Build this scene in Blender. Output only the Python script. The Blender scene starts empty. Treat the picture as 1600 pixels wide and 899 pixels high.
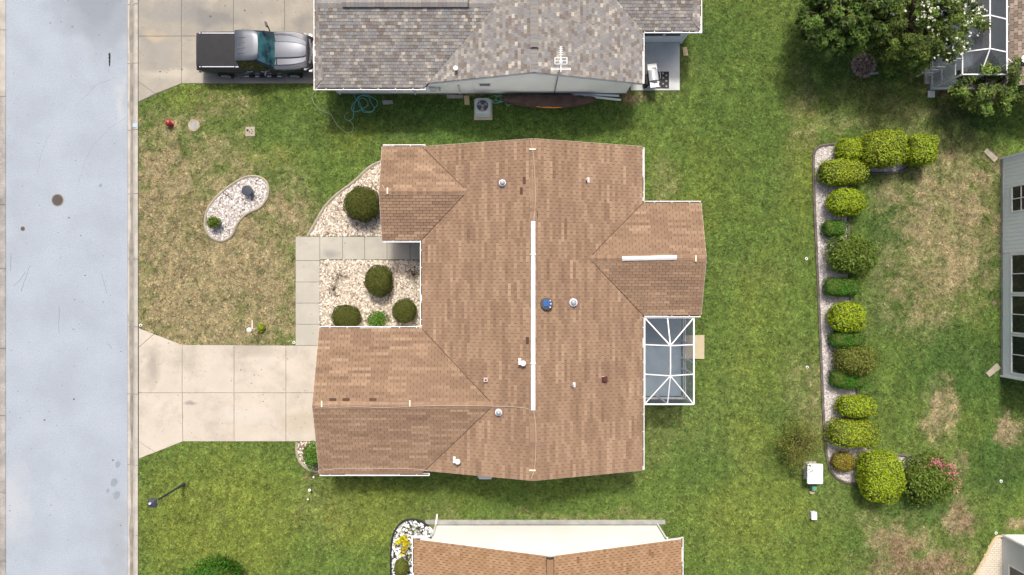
import bpy, bmesh, math, random
import numpy as np
from mathutils import Vector, Matrix

random.seed(7)
RNG = np.random.default_rng(11)
PI = math.pi
R = math.radians

# ------------------------------------------------------------------ camera, sky, sun, exposure
SC = bpy.context.scene
COL = SC.collection
CAM_H = 35.0                     # drone height above the lawn (m)
GS = 0.0325                      # metres on the ground for one photo pixel
cam = bpy.data.cameras.new('camera')
cam.sensor_fit = 'HORIZONTAL'
cam.angle = 2 * math.atan(800 * GS / CAM_H)
cam.clip_start = 0.5
cam.clip_end = 3000
cam_o = bpy.data.objects.new('camera', cam)
cam_o.location = (0, 0, CAM_H)
COL.objects.link(cam_o)
SC.camera = cam_o

SUN_EL = 58.0
world = bpy.data.worlds.new('World')
SC.world = world
world.use_nodes = True
wn = world.node_tree
bg = wn.nodes['Background']
sky = wn.nodes.new('ShaderNodeTexSky')
sky.sky_type = 'NISHITA'
sky.sun_disc = False
sky.sun_elevation = R(SUN_EL)
sky.sun_rotation = 0.0
sky.dust_density = 7.0
sky.air_density = 0.8
sky.ozone_density = 1.0
wn.links.new(sky.outputs[0], bg.inputs[0])
bg.inputs[1].default_value = 0.15

sun = bpy.data.lights.new('sun', 'SUN')
sun.energy = 2.9
sun.angle = R(7)
sun.color = (1.0, 0.95, 0.87)
sun_o = bpy.data.objects.new('sun', sun)
sun_o.location = (0, 30, 50)
sun_o.rotation_euler = (-R(90 - SUN_EL), 0, 0)
COL.objects.link(sun_o)

SC.view_settings.view_transform = 'Standard'
SC.view_settings.look = 'None'
SC.view_settings.gamma = 1.0
SC.view_settings.exposure = 0.22
SC.view_settings.use_curve_mapping = False
SC.cycles.max_bounces = 8
SC.cycles.transparent_max_bounces = 12


# ------------------------------------------------------------------ helpers
def G(px, py, h=0.0):
    """surveyed position: where a point at height h stands, read from the plumb aerial photo"""
    s = GS * (CAM_H - h) / CAM_H
    return ((px - 800.0) * s, (449.5 - py) * s)


def GP(pts, h=0.0):
    return [G(x, y, h) for x, y in pts]


def link(o):
    COL.objects.link(o)
    return o


def root_loc(o):
    v = Vector((0, 0, 0))
    while o is not None:
        v += o.location
        o = o.parent
    return v


def tag(o, label=None, cat=None, group=None, kind=None):
    if label: o['label'] = label
    if cat: o['category'] = cat
    if group: o['group'] = group
    if kind: o['kind'] = kind
    return o


def thing(name, label, cat, loc=(0, 0, 0), rotz=0.0, group=None):
    o = bpy.data.objects.new(name, None)
    o.empty_display_size = 0.2
    o.location = loc
    o.rotation_euler = (0, 0, rotz)
    link(o)
    return tag(o, label, cat, group)


class MB:
    """collects faces for one mesh"""

    def __init__(self):
        self.v = []
        self.f = []

    def add(self, verts, faces):
        n = len(self.v)
        self.v.extend([tuple(p) for p in verts])
        self.f.extend([tuple(i + n for i in f) for f in faces])
        return self

    def box(self, x0, x1, y0, y1, z0, z1, c=0.0):
        if x0 > x1: x0, x1 = x1, x0
        if y0 > y1: y0, y1 = y1, y0
        if c <= 0:
            v = [(x0, y0, z0), (x1, y0, z0), (x1, y1, z0), (x0, y1, z0), (x0, y0, z1), (x1, y0, z1), (x1, y1, z1), (x0, y1, z1)]
            return self.add(v, [(0, 3, 2, 1), (4, 5, 6, 7), (0, 1, 5, 4), (1, 2, 6, 5), (2, 3, 7, 6), (3, 0, 4, 7)])
        return self.prism([(x0, y0), (x1, y0), (x1, y1), (x0, y1)], z0, z1, c)

    def prism(self, poly, z0, z1, c=0.0):
        """vertical prism on an XY polygon (ccw), chamfered top edge"""
        if area(poly) < 0: poly = poly[::-1]
        n = len(poly)
        if c > 0:
            rings = [(poly, z0), (poly, z1 - c), (inset(poly, c), z1)]
        else:
            rings = [(poly, z0), (poly, z1)]
        v = [(p[0], p[1], z) for q, z in rings for p in q]
        f = [tuple(reversed(range(n)))]
        for k in range(len(rings) - 1):
            for i in range(n):
                j = (i + 1) % n
                f.append((k * n + i, k * n + j, (k + 1) * n + j, (k + 1) * n + i))
        f.append(tuple(range((len(rings) - 1) * n, len(rings) * n)))
        return self.add(v, f)

    def bar(self, a, b, w, h=None, up=(0, 0, 1)):
        """rectangular bar from a to b"""
        h = h or w
        a, b = Vector(a), Vector(b)
        d = (b - a)
        if d.length < 1e-6: return self
        d.normalize()
        up = Vector(up)
        if abs(d.dot(up)) > 0.98: up = Vector((1, 0, 0))
        s = d.cross(up).normalized()
        t = s.cross(d).normalized()
        v = []
        for p in (a, b):
            for i, j in ((-1, -1), (1, -1), (1, 1), (-1, 1)):
                v.append(p + s * i * w / 2 + t * j * h / 2)
        return self.add(v, [(3, 2, 1, 0), (4, 5, 6, 7), (0, 1, 5, 4), (1, 2, 6, 5), (2, 3, 7, 6), (3, 0, 4, 7)])

    def tube(self, pts, r, n=8, closed=False):
        pts = [Vector(p) for p in pts]
        m = len(pts)
        rr = r if isinstance(r, (list, tuple)) else [r] * m
        v = []
        prev = None
        for i, p in enumerate(pts):
            if closed:
                d = pts[(i + 1) % m] - pts[i - 1]
            else:
                d = pts[min(i + 1, m - 1)] - pts[max(i - 1, 0)]
            if d.length < 1e-9: d = Vector((0, 0, 1))
            d.normalize()
            if prev is None:
                a = Vector((0, 0, 1)) if abs(d.z) < 0.9 else Vector((1, 0, 0))
            else:
                a = prev
            s = (a - d * a.dot(d))
            if s.length < 1e-6: s = d.orthogonal()
            s.normalize()
            t = d.cross(s)
            prev = s
            for k in range(n):
                an = 2 * PI * k / n
                v.append(p + (s * math.cos(an) + t * math.sin(an)) * rr[i])
        f = []
        for i in range(m if closed else m - 1):
            i2 = (i + 1) % m
            for k in range(n):
                k2 = (k + 1) % n
                f.append((i * n + k, i * n + k2, i2 * n + k2, i2 * n + k))
        if not closed:
            f.append(tuple(reversed(range(n))))
            f.append(tuple(range((m - 1) * n, m * n)))
        return self.add(v, f)

    def lathe(self, prof, c=(0, 0, 0), n=20, sx=1.0, sy=1.0):
        v = []
        for r_, z in prof:
            for k in range(n):
                a = 2 * PI * k / n
                v.append((c[0] + r_ * math.cos(a) * sx, c[1] + r_ * math.sin(a) * sy, c[2] + z))
        f = []
        for i in range(len(prof) - 1):
            for k in range(n):
                k2 = (k + 1) % n
                f.append((i * n + k, i * n + k2, (i + 1) * n + k2, (i + 1) * n + k))
        f.append(tuple(reversed(range(n))))
        f.append(tuple(range((len(prof) - 1) * n, len(prof) * n)))
        return self.add(v, f)

    def loft(self, rings, caps=True, closed=True):
        n = len(rings[0])
        v = [p for r_ in rings for p in r_]
        f = []
        for i in range(len(rings) - 1):
            for k in range(n if closed else n - 1):
                k2 = (k + 1) % n
                f.append((i * n + k, i * n + k2, (i + 1) * n + k2, (i + 1) * n + k))
        if caps:
            f.append(tuple(reversed(range(n))))
            f.append(tuple(range((len(rings) - 1) * n, len(rings) * n)))
        return self.add(v, f)

    def build(self, name, mat, parent=None, world=True, smooth=None, bevel=0, sub=0):
        me = bpy.data.meshes.new(name)
        off = root_loc(parent) if (parent is not None and world) else Vector((0, 0, 0))
        me.from_pydata([(p[0] - off.x, p[1] - off.y, p[2] - off.z) for p in self.v], [], self.f)
        me.validate()
        bm = bmesh.new()
        bm.from_mesh(me)
        bmesh.ops.recalc_face_normals(bm, faces=bm.faces)
        bm.to_mesh(me)
        bm.free()
        if mat is not None: me.materials.append(mat)
        if smooth is not None:
            me.polygons.foreach_set('use_smooth', [True] * len(me.polygons))
            try:
                me.set_sharp_from_angle(angle=R(smooth))
            except Exception:
                pass
        o = bpy.data.objects.new(name, me)
        o.parent = parent
        link(o)
        if bevel:
            m = o.modifiers.new('bevel', 'BEVEL')
            m.width = bevel
            m.segments = 2
            m.limit_method = 'ANGLE'
        if sub:
            m = o.modifiers.new('sub', 'SUBSURF')
            m.levels = m.render_levels = sub
        return o


def area(p):
    return 0.5 * sum(p[i][0] * p[(i + 1) % len(p)][1] - p[(i + 1) % len(p)][0] * p[i][1] for i in range(len(p)))


def inset(poly, d):
    """move every edge of a ccw polygon inwards by d"""
    n = len(poly)
    out = []
    for i in range(n):
        p0, p1, p2 = Vector(poly[i - 1][:2]), Vector(poly[i][:2]), Vector(poly[(i + 1) % n][:2])
        d1 = (p1 - p0).normalized()
        d2 = (p2 - p1).normalized()
        n1 = Vector((-d1.y, d1.x))
        n2 = Vector((-d2.y, d2.x))
        b = n1 + n2
        k = b.length_squared
        if k < 0.15:
            out.append((p1.x + n1.x * d, p1.y + n1.y * d))
        else:
            b = b * (2 * d / k)
            out.append((p1.x + b.x, p1.y + b.y))
    return out


def smooth_loop(pts, it=3):
    for _ in range(it):
        q = []
        n = len(pts)
        for i in range(n):
            a, b = pts[i], pts[(i + 1) % n]
            q.append((a[0] * .75 + b[0] * .25, a[1] * .75 + b[1] * .25))
            q.append((a[0] * .25 + b[0] * .75, a[1] * .25 + b[1] * .75))
        pts = q
    return pts


def smooth_line(pts, it=3):
    for _ in range(it):
        q = [pts[0]]
        for a, b in zip(pts[:-1], pts[1:]):
            q.append(tuple(x * .75 + y * .25 for x, y in zip(a, b)))
            q.append(tuple(x * .25 + y * .75 for x, y in zip(a, b)))
        q.append(pts[-1])
        pts = q
    return pts


def in_poly(x, y, poly):
    """vectorised point in polygon"""
    x = np.asarray(x); y = np.asarray(y)
    r = np.zeros(x.shape, bool)
    n = len(poly)
    for i in range(n):
        x0, y0 = poly[i][0], poly[i][1]
        x1, y1 = poly[(i + 1) % n][0], poly[(i + 1) % n][1]
        if y0 == y1: continue
        c = ((y0 > y) != (y1 > y)) & (x < (x1 - x0) * (y - y0) / (y1 - y0) + x0)
        r ^= c
    return r


def vnoise(x, y, scale, seed):
    """smooth lattice noise 0..1"""
    g = np.random.default_rng(seed).random((256, 256))
    u = np.asarray(x) / scale + 1000.3
    v = np.asarray(y) / scale + 1000.7
    i = np.floor(u).astype(int); j = np.floor(v).astype(int)
    fu = u - i; fv = v - j
    fu = fu * fu * (3 - 2 * fu); fv = fv * fv * (3 - 2 * fv)
    a = g[i % 256, j % 256]; b = g[(i + 1) % 256, j % 256]
    c = g[i % 256, (j + 1) % 256]; d = g[(i + 1) % 256, (j + 1) % 256]
    return (a * (1 - fu) + b * fu) * (1 - fv) + (c * (1 - fu) + d * fu) * fv


def fbm(x, y, scale, seed, octv=4):
    t = 0; amp = 1; s = 0
    for k in range(octv):
        t = t + amp * vnoise(x, y, scale / 2 ** k, seed + k)
        s += amp
        amp *= 0.55
    return t / s


def sstep(a, b, x):
    t = np.clip((x - a) / (b - a), 0, 1)
    return t * t * (3 - 2 * t)


# ------------------------------------------------------------------ materials
MATS = {}


def M(name, c1, c2=None, scale=3.0, rough=0.8, bump=0.0, bscale=40.0, metal=0.0, attr=None, island=0.0, spec=0.3,
      ramp=None, tone=False, grain=0.0, gscale=120.0, stain=None, sscale=0.6, samt=0.5, coat=0.0, hue=0.0, trans=0.0, lo=.35, hi=.65, blobs=None, warp=1.0):
    m = bpy.data.materials.new(name)
    m.use_nodes = True
    nt = m.node_tree
    N, L = nt.nodes, nt.links
    b = N['Principled BSDF']
    b.inputs['Roughness'].default_value = rough
    b.inputs['Metallic'].default_value = metal
    b.inputs['Specular IOR Level'].default_value = spec
    if coat:
        b.inputs['Coat Weight'].default_value = coat
        b.inputs['Coat Roughness'].default_value = 0.04
    geo = N.new('ShaderNodeNewGeometry')

    def noise(sc, det=4.0, ro=0.55):
        n = N.new('ShaderNodeTexNoise')
        n.inputs['Scale'].default_value = sc
        n.inputs['Detail'].default_value = det
        n.inputs['Roughness'].default_value = ro
        L.new(geo.outputs['Position'], n.inputs['Vector'])
        return n.outputs['Fac']

    def maprange(src, a, b_, c, d):
        r = N.new('ShaderNodeMapRange')
        r.inputs[1].default_value = a; r.inputs[2].default_value = b_
        r.inputs[3].default_value = c; r.inputs[4].default_value = d
        L.new(src, r.inputs[0])
        return r.outputs[0]

    def mixc(fac, a, b_, mode='MIX'):
        x = N.new('ShaderNodeMix')
        x.data_type = 'RGBA'
        x.blend_type = mode
        for s, val in ((x.inputs[0], fac), (x.inputs[6], a), (x.inputs[7], b_)):
            if isinstance(val, (int, float)):
                s.default_value = val
            elif isinstance(val, tuple):
                s.default_value = (*val[:3], 1)
            else:
                L.new(val, s)
        return x.outputs[2]

    def scalev(col, val):
        x = N.new('ShaderNodeVectorMath')
        x.operation = 'SCALE'
        L.new(col, x.inputs[0])
        L.new(val, x.inputs['Scale'])
        return x.outputs[0]

    rgb = N.new('ShaderNodeRGB')
    rgb.outputs[0].default_value = (*c1, 1)
    col = rgb.outputs[0]
    if attr:
        a = N.new('ShaderNodeAttribute')
        a.attribute_name = attr
        col = a.outputs['Color']
    if tone or (ramp and not tone):
        r = N.new('ShaderNodeValToRGB')
        cr = r.color_ramp
        cr.interpolation = 'LINEAR'
        while len(cr.elements) < len(ramp): cr.elements.new(0.5)
        for e, (p, c) in zip(cr.elements, ramp):
            e.position = p
            e.color = (*c, 1)
        if tone:
            a = N.new('ShaderNodeAttribute')
            a.attribute_name = 'tone'
            L.new(a.outputs['Fac'], r.inputs[0])
        else:
            L.new(geo.outputs['Random Per Island'], r.inputs[0])
        col = r.outputs[0]
    if c2 is not None:
        f = maprange(noise(scale), lo, hi, 0, 1)
        col = mixc(f, col, tuple(c2))
    if island:
        col = scalev(col, maprange(geo.outputs['Random Per Island'], 0, 1, 1 - island, 1 + island))
    if hue:
        h = N.new('ShaderNodeHueSaturation')
        L.new(col, h.inputs['Color'])
        L.new(maprange(geo.outputs['Random Per Island'], 0, 1, 0.5 - hue, 0.5 + hue), h.inputs['Hue'])
        col = h.outputs[0]
    if grain:
        col = scalev(col, maprange(noise(gscale, 2.0, 0.7), 0.3, 0.7, 1 - grain, 1 + grain))
    if stain:
        col = mixc(maprange(noise(sscale, 6.0, 0.65), 0.48, 0.68, 0, samt), col, tuple(stain))
    for bxp, byp, brx, bry, bcol, bamt in (blobs or []):
        wx, wy = G(bxp, byp)
        nz = N.new('ShaderNodeTexNoise')
        nz.inputs['Scale'].default_value = .9
        nz.inputs['Detail'].default_value = 5
        L.new(geo.outputs['Position'], nz.inputs['Vector'])
        v1 = N.new('ShaderNodeVectorMath'); v1.operation = 'MULTIPLY_ADD'
        L.new(nz.outputs['Color'], v1.inputs[0])
        v1.inputs[1].default_value = (2.2 * warp,) * 3
        v1.inputs[2].default_value = (-wx - 1.1 * warp, -wy - 1.1 * warp, 0)
        v2 = N.new('ShaderNodeVectorMath'); v2.operation = 'ADD'
        L.new(geo.outputs['Position'], v2.inputs[0]); L.new(v1.outputs[0], v2.inputs[1])
        v3 = N.new('ShaderNodeVectorMath'); v3.operation = 'MULTIPLY'
        L.new(v2.outputs[0], v3.inputs[0])
        v3.inputs[1].default_value = (1 / (brx * GS), 1 / (bry * GS), 0)
        v4 = N.new('ShaderNodeVectorMath'); v4.operation = 'LENGTH'
        L.new(v3.outputs[0], v4.inputs[0])
        col = mixc(maprange(v4.outputs['Value'], .35, 1.15, bamt, 0), col, tuple(bcol))
    L.new(col, b.inputs['Base Color'])
    if bump:
        bn = N.new('ShaderNodeBump')
        bn.inputs['Strength'].default_value = bump
        bn.inputs['Distance'].default_value = 0.02
        L.new(noise(bscale, 5.0, 0.6), bn.inputs['Height'])
        L.new(bn.outputs[0], b.inputs['Normal'])
    if trans:
        tr = N.new('ShaderNodeBsdfTranslucent')
        L.new(col, tr.inputs[0])
        mx = N.new('ShaderNodeMixShader')
        mx.inputs[0].default_value = trans
        L.new(b.outputs[0], mx.inputs[1])
        L.new(tr.outputs[0], mx.inputs[2])
        L.new(mx.outputs[0], N['Material Output'].inputs[0])
    MATS[name] = m
    return m


def screen_material(name, colr, opac):
    m = bpy.data.materials.new(name)
    m.use_nodes = True
    nt = m.node_tree
    N, L = nt.nodes, nt.links
    b = N['Principled BSDF']
    b.inputs['Base Color'].default_value = (*colr, 1)
    b.inputs['Roughness'].default_value = 0.7
    t = N.new('ShaderNodeBsdfTransparent')
    mx = N.new('ShaderNodeMixShader')
    mx.inputs[0].default_value = opac
    L.new(t.outputs[0], mx.inputs[1])
    L.new(b.outputs[0], mx.inputs[2])
    L.new(mx.outputs[0], N['Material Output'].inputs[0])
    MATS[name] = m
    return m


m_lawn = M('turf', (.1, .1, .03), attr='col', rough=.9, spec=.1, grain=.32, gscale=16, bump=.5, bscale=30)
m_blade = M('grass_blade', (.1, .1, .03), attr='col', rough=.75, spec=.15)
m_subsoil = M('subsoil', (.09, .085, .05), (.07, .09, .035), scale=.3, rough=.95)
m_road = M('asphalt', (.304, .342, .386), (.274, .311, .354), scale=.5, rough=.85, grain=.15, gscale=22, bump=.3, bscale=50,
           stain=(.25, .27, .295), sscale=.5, samt=.2, spec=.2,
           blobs=[(150, 8, 75, 60, (.19, .215, .245), .85), (165, 55, 40, 40, (.21, .235, .26), .5), (20, 790, 30, 70, (.40, .41, .42), .4),
                  (185, 850, 18, 90, (.245, .26, .28), .6), (188, 160, 10, 40, (.39, .40, .41), .5)])
m_kerb = M('kerb_concrete', (.415, .39, .345), (.345, .325, .29), scale=1.6, rough=.85, grain=.12, gscale=25, stain=(.245, .23, .205), sscale=1.1, samt=.7)
m_kerbold = M('old_kerb_concrete', (.34, .325, .30), (.24, .23, .215), scale=1.3, rough=.9, grain=.2, gscale=18, stain=(.15, .145, .135), sscale=.7, samt=.7)
m_silt = M('gutter_silt', (.17, .157, .135), (.27, .25, .215), scale=2.0, rough=.95, grain=.15)
m_conc = M('concrete', (.465, .418, .350), (.42, .377, .315), scale=.9, rough=.85, grain=.07, gscale=30, bump=.15, bscale=70, stain=(.29, .26, .215), sscale=.7, samt=.6, warp=.5,
           blobs=[(237, 575, 16, 30, (.24, .22, .19), .7), (300, 628, 14, 5, (.18, .168, .15), .7), (395, 545, 45, 12, (.29, .262, .22), .6), (385, 650, 50, 10, (.45, .42, .37), .7), (470, 660, 30, 20, (.34, .29, .21), .5)])
m_conc2 = M('old_concrete', (.325, .298, .246), (.262, .242, .205), scale=.8, rough=.85, grain=.10, gscale=26, bump=.15, bscale=70, stain=(.21, .20, .18), sscale=.6, samt=.7, warp=.7,
            blobs=[(330, 30, 60, 22, (.16, .158, .155), .8), (250, 90, 30, 45, (.23, .22, .20), .6), (265, 20, 45, 18, (.21, .205, .195), .7), (400, 12, 60, 14, (.24, .225, .20), .6), (470, 35, 14, 14, (.17, .165, .155), .6), (245, 60, 20, 10, (.40, .33, .22), .6), (270, 118, 50, 12, (.45, .41, .33), .6)])
m_walk = M('walkway_concrete', (.395, .37, .315), (.35, .33, .28), scale=1.1, rough=.85, grain=.06, gscale=30, bump=.15, bscale=70, stain=(.30, .285, .25), sscale=.8, samt=.45, warp=.3, blobs=[(517, 397, 14, 8, (.22, .215, .20), .7)])
m_joint = M('joint_dirt', (.16, .145, .12), (.11, .10, .08), scale=4, rough=.95)
m_patio = M('patio_concrete', (.55, .565, .54), (.48, .50, .48), scale=1.2, rough=.8, grain=.06, stain=(.36, .38, .38), sscale=.7, samt=.5)
m_lanai = M('lanai_floor', (.36, .44, .50), (.31, .385, .445), scale=1.0, rough=.6, grain=.04, stain=(.25, .32, .37), sscale=1.1, samt=.6)
m_brownroof = M('brown_shingle', (.3, .2, .14), tone=True, rough=.92, spec=.1, grain=.16, gscale=70,
                ramp=[(0, (.080, .050, .037)), (.2, (.168, .109, .073)), (.5, (.240, .159, .104)), (.8, (.318, .218, .145)), (1, (.40, .285, .19))],
                stain=(.185, .118, .085), sscale=.34, samt=.40)
m_brownroof2 = M('caramel_shingle', (.3, .2, .14), tone=True, rough=.92, spec=.1, grain=.16, gscale=70,
                 ramp=[(0, (.15, .085, .047)), (.25, (.25, .150, .080)), (.55, (.29, .182, .105)), (.8, (.34, .222, .132)), (1, (.41, .28, .17))])
m_greyroof = M('weathered_shingle', (.3, .2, .14), tone=True, rough=.92, spec=.1, grain=.18, gscale=60,
               ramp=[(0, (.150, .128, .112)), (.28, (.19, .165, .145)), (.42, (.197, .197, .202)), (.60, (.235, .218, .198)), (.78, (.265, .25, .23)), (.92, (.30, .278, .24)), (1, (.40, .365, .305))])
m_tanroof = M('sand_shingle', (.3, .2, .14), tone=True, rough=.92, spec=.1, grain=.15, gscale=60,
              ramp=[(0, (.15, .115, .09)), (.5, (.22, .175, .14)), (1, (.30, .245, .20))])
m_deck = M('roof_underlay', (.06, .038, .028), rough=.95)
m_deckgrey = M('roof_underlay_grey', (.105, .098, .09), rough=.95)
m_white = M('white_aluminium', (.80, .80, .79), (.72, .72, .72), scale=2, rough=.45, spec=.4)
m_trimw = M('white_trim', (.78, .78, .77), (.70, .70, .70), scale=3, rough=.55)
m_wallw = M('white_stucco', (.83, .82, .79), (.79, .775, .74), scale=.7, rough=.85, bump=.1, bscale=50)
m_wallblue = M('pale_blue_stucco', (.87, .885, .88), (.83, .845, .84), scale=.8, rough=.85, bump=.1, bscale=50, stain=(.68, .71, .71), sscale=.5, samt=.4)
m_siding = M('pale_siding', (.78, .84, .84), (.74, .80, .80), scale=1.5, rough=.6)
m_wallgrey = M('grey_shaded_stucco', (.56, .58, .575), (.52, .54, .535), scale=1, rough=.85)  # grey fittings, and the painted shade side of a white house
m_walltan = M('tan_stucco', (.55, .50, .42), (.50, .455, .38), scale=1, rough=.85)
m_found = M('foundation', (.33, .33, .31), (.24, .245, .23), scale=2.2, rough=.9, grain=.12)
m_glass = M('dark_glass', (.012, .016, .022), rough=.08, spec=.6)
m_litter_shade = M('litter_and_shade', (.075, .058, .042), (.14, .11, .08), scale=9, rough=.95)  # dead leaves; the dark tone also stands for shade inside the gutters
m_black = M('black_rubber', (.018, .018, .02), rough=.7)
m_darkmetal = M('dark_painted_metal', (.030, .037, .058), (.045, .05, .068), scale=6, rough=.45, spec=.45)
m_cable = M('bare_cable', (.47, .39, .32), rough=.5)
m_clip = M('cream_clip', (.74, .66, .50), rough=.6)
m_dome = M('vent_dome', (.30, .345, .37), (.24, .28, .30), scale=12, rough=.2, spec=.6)
m_ventgrey = M('vent_metal', (.55, .53, .52), (.45, .43, .43), scale=14, rough=.45, metal=.4)
m_pinkmetal = M('painted_vent', (.50, .36, .34), rough=.6)
m_redvent = M('oxblood_vent', (.085, .018, .014), (.06, .014, .012), scale=9, rough=.55)
m_solar = M('solar_cell', (.018, .085, .29), (.025, .12, .36), scale=10, rough=.2, spec=.6)
m_gravelw = M('pale_gravel', (.5, .47, .42), rough=.9, ramp=[(0, (.13, .09, .07)), (.14, (.30, .215, .15)), (.35, (.47, .40, .31)), (.7, (.575, .52, .43)), (1, (.68, .65, .58))])
m_gravelk = M('kidney_gravel', (.5, .5, .5), rough=.9, ramp=[(0, (.09, .075, .07)), (.15, (.27, .24, .225)), (.4, (.46, .43, .41)), (.75, (.57, .55, .535)), (1, (.68, .67, .66))])
m_gravelg = M('grey_gravel', (.45, .42, .4), rough=.9, ramp=[(0, (.17, .145, .135)), (.22, (.39, .35, .33)), (.6, (.54, .50, .475)), (1, (.68, .65, .62))])
m_marble = M('marble_chip', (.8, .8, .8), rough=.7, ramp=[(0, (.10, .12, .09)), (.18, (.30, .33, .28)), (.4, (.60, .62, .61)), (1, (.78, .79, .79))])
m_bedsoil = M('gravel_fines', (.40, .36, .30), (.30, .255, .205), scale=6, rough=.95, grain=.25, gscale=26)
m_bedsoilg = M('grey_fines', (.40, .37, .355), (.32, .295, .28), scale=6, rough=.95, grain=.25, gscale=30)
m_darksoil = M('dark_mulch', (.032, .027, .024), (.06, .048, .04), scale=9, rough=.95)
m_mulch = M('brown_mulch', (.12, .082, .065), rough=.95, ramp=[(0, (.05, .034, .028)), (.5, (.14, .095, .075)), (1, (.27, .21, .175))])
m_edging = M('concrete_edging', (.36, .32, .25), (.28, .245, .19), scale=3, rough=.9, grain=.12)
m_edgedark = M('dark_edging', (.085, .072, .062), (.155, .135, .118), scale=3, rough=.9, grain=.2)
m_edgeblack = M('black_edging', (.022, .022, .028), rough=.7)
m_bark = M('bark', (.16, .115, .08), (.10, .072, .052), scale=9, rough=.95, bump=.4)
m_iron = M('cast_iron', (.105, .092, .09), (.075, .066, .066), scale=14, rough=.7, metal=.3)
m_red = M('red_paint', (.40, .045, .035), (.33, .038, .03), scale=9, rough=.4, spec=.5)
m_pot = M('glazed_pot', (.045, .075, .115), (.065, .10, .14), scale=8, rough=.35, spec=.5)
m_potrim = M('pot_rim', (.035, .045, .06), rough=.5)
m_potsoil = M('potting_soil', (.10, .068, .052), (.17, .115, .09), scale=14, rough=.95)
m_hose = M('teal_hose', (.10, .36, .33), (.19, .47, .41), scale=5, rough=.45)
m_hosepale = M('sage_hose', (.38, .45, .33), (.30, .38, .26), scale=4, rough=.5)
m_cover = M('brown_tarp', (.052, .034, .030), (.085, .056, .048), scale=3.5, rough=.75, bump=.5, bscale=9)
m_orange = M('orange_plastic', (.62, .23, .03), rough=.4)
m_pipe = M('pale_plastic', (.58, .65, .66), rough=.45)
m_steel = M('brushed_steel', (.68, .71, .73), (.60, .63, .66), scale=7, rough=.42, metal=.35)
m_utilw = M('utility_white', (.80, .80, .80), (.72, .73, .73), scale=5, rough=.55)
m_utilg = M('utility_green', (.13, .30, .19), (.10, .25, .155), scale=6, rough=.6)
m_util2 = M('utility_grey', (.60, .61, .62), rough=.6)
m_sand = M('sandstone', (.52, .42, .25), (.44, .34, .20), scale=8, rough=.9)
m_ac = M('ac_casing', (.36, .42, .44), (.31, .365, .385), scale=4, rough=.5)
m_acdark = M('ac_dark_steel', (.07, .085, .10), rough=.5)  # dark steel of coil cabinet, fan grille and firebox
m_fan = M('fan_blade', (.30, .27, .30), rough=.4, metal=.4)
m_paver = M('cream_paver', (.6, .5, .4), rough=.85, ramp=[(0, (.36, .30, .22)), (.3, (.52, .46, .36)), (1, (.64, .58, .48))])
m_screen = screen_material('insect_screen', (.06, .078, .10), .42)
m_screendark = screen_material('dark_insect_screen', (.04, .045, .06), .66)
m_carpaint = M('black_paint_sky_sheen', (.098, .108, .128), (.088, .097, .115), scale=2, rough=.42, metal=.55, coat=.5)  # black paint lightened on upper panels to carry the sky's reflection
m_carlow = M('black_paint', (.030, .030, .040), rough=.3, metal=.3, coat=.5)
m_tonneau = M('vinyl_cover', (.011, .0115, .014), (.016, .016, .019), scale=3, rough=.65, bump=.12, bscale=12)
m_chrome = M('chrome', (.78, .79, .81), rough=.18, metal=.95)
m_windscreen = M('windscreen', (.005, .020, .034), (.035, .115, .135), scale=1.9, rough=.06, spec=.9, coat=.8)  # lighter teal patches colour a reflection into the glass
m_sideglass = M('side_glass', (.012, .014, .013), rough=.06, spec=.6)
m_tyre = M('tyre_rubber', (.02, .02, .021), rough=.8)
m_rim = M('alloy_rim', (.55, .57, .60), rough=.25, metal=.9)
m_lamp = M('headlamp_glass', (.42, .47, .50), rough=.12, spec=.8, coat=.8)
m_bulb = M('globe_plastic', (.85, .85, .83), rough=.4)
m_mat = M('rubber_mat', (.014, .014, .02), rough=.6)
m_mattrim = M('mat_print', (.50, .45, .40), rough=.7)
m_pink = M('pink_blossom', (.52, .12, .19), (.60, .24, .27), scale=8, rough=.8, island=.3, trans=.2)
m_whitefl = M('white_blossom', (.74, .74, .64), (.62, .64, .48), scale=8, rough=.8, island=.12, trans=.2)


def leafmat(name, c, isl=.34, hue=.025, trans=.35):
    return M(name, c, rough=.55, island=isl, hue=hue, trans=trans, spec=.25)


m_lf_yel = leafmat('lime_leaf', (.32, .41, .018))
m_lf_yel2 = leafmat('gold_variegated_leaf', (.30, .36, .024), isl=.5)
m_lf_dark = leafmat('deep_green_leaf', (.055, .165, .012))
m_lf_mid = leafmat('mid_green_leaf', (.125, .185, .024), isl=.55)
m_lf_olive = leafmat('olive_leaf', (.17, .185, .032), isl=.5)
m_lf_ball = leafmat('boxwood_leaf', (.105, .115, .020), isl=.45)
m_lf_tree = leafmat('tree_leaf', (.105, .165, .024), isl=.5)
m_lf_tree2 = leafmat('dark_tree_leaf', (.075, .130, .020), isl=.55)
m_lf_bright = leafmat('fresh_leaf', (.12, .24, .03), isl=.4)
m_lf_gold = leafmat('golden_leaf', (.58, .50, .02), isl=.3)
m_lf_rust = leafmat('rusty_leaf', (.27, .20, .03), isl=.6, hue=.05)
m_lf_dull = leafmat('dull_leaf', (.13, .115, .075), isl=.5)
m_crown = M('crown_leaf', (.1, .15, .03), attr='col', rough=.55, island=.4, hue=.015, trans=.3, spec=.25)
m_core = M('inner_twigs', (.06, .085, .014), (.10, .125, .022), scale=14, rough=.95)

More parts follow.
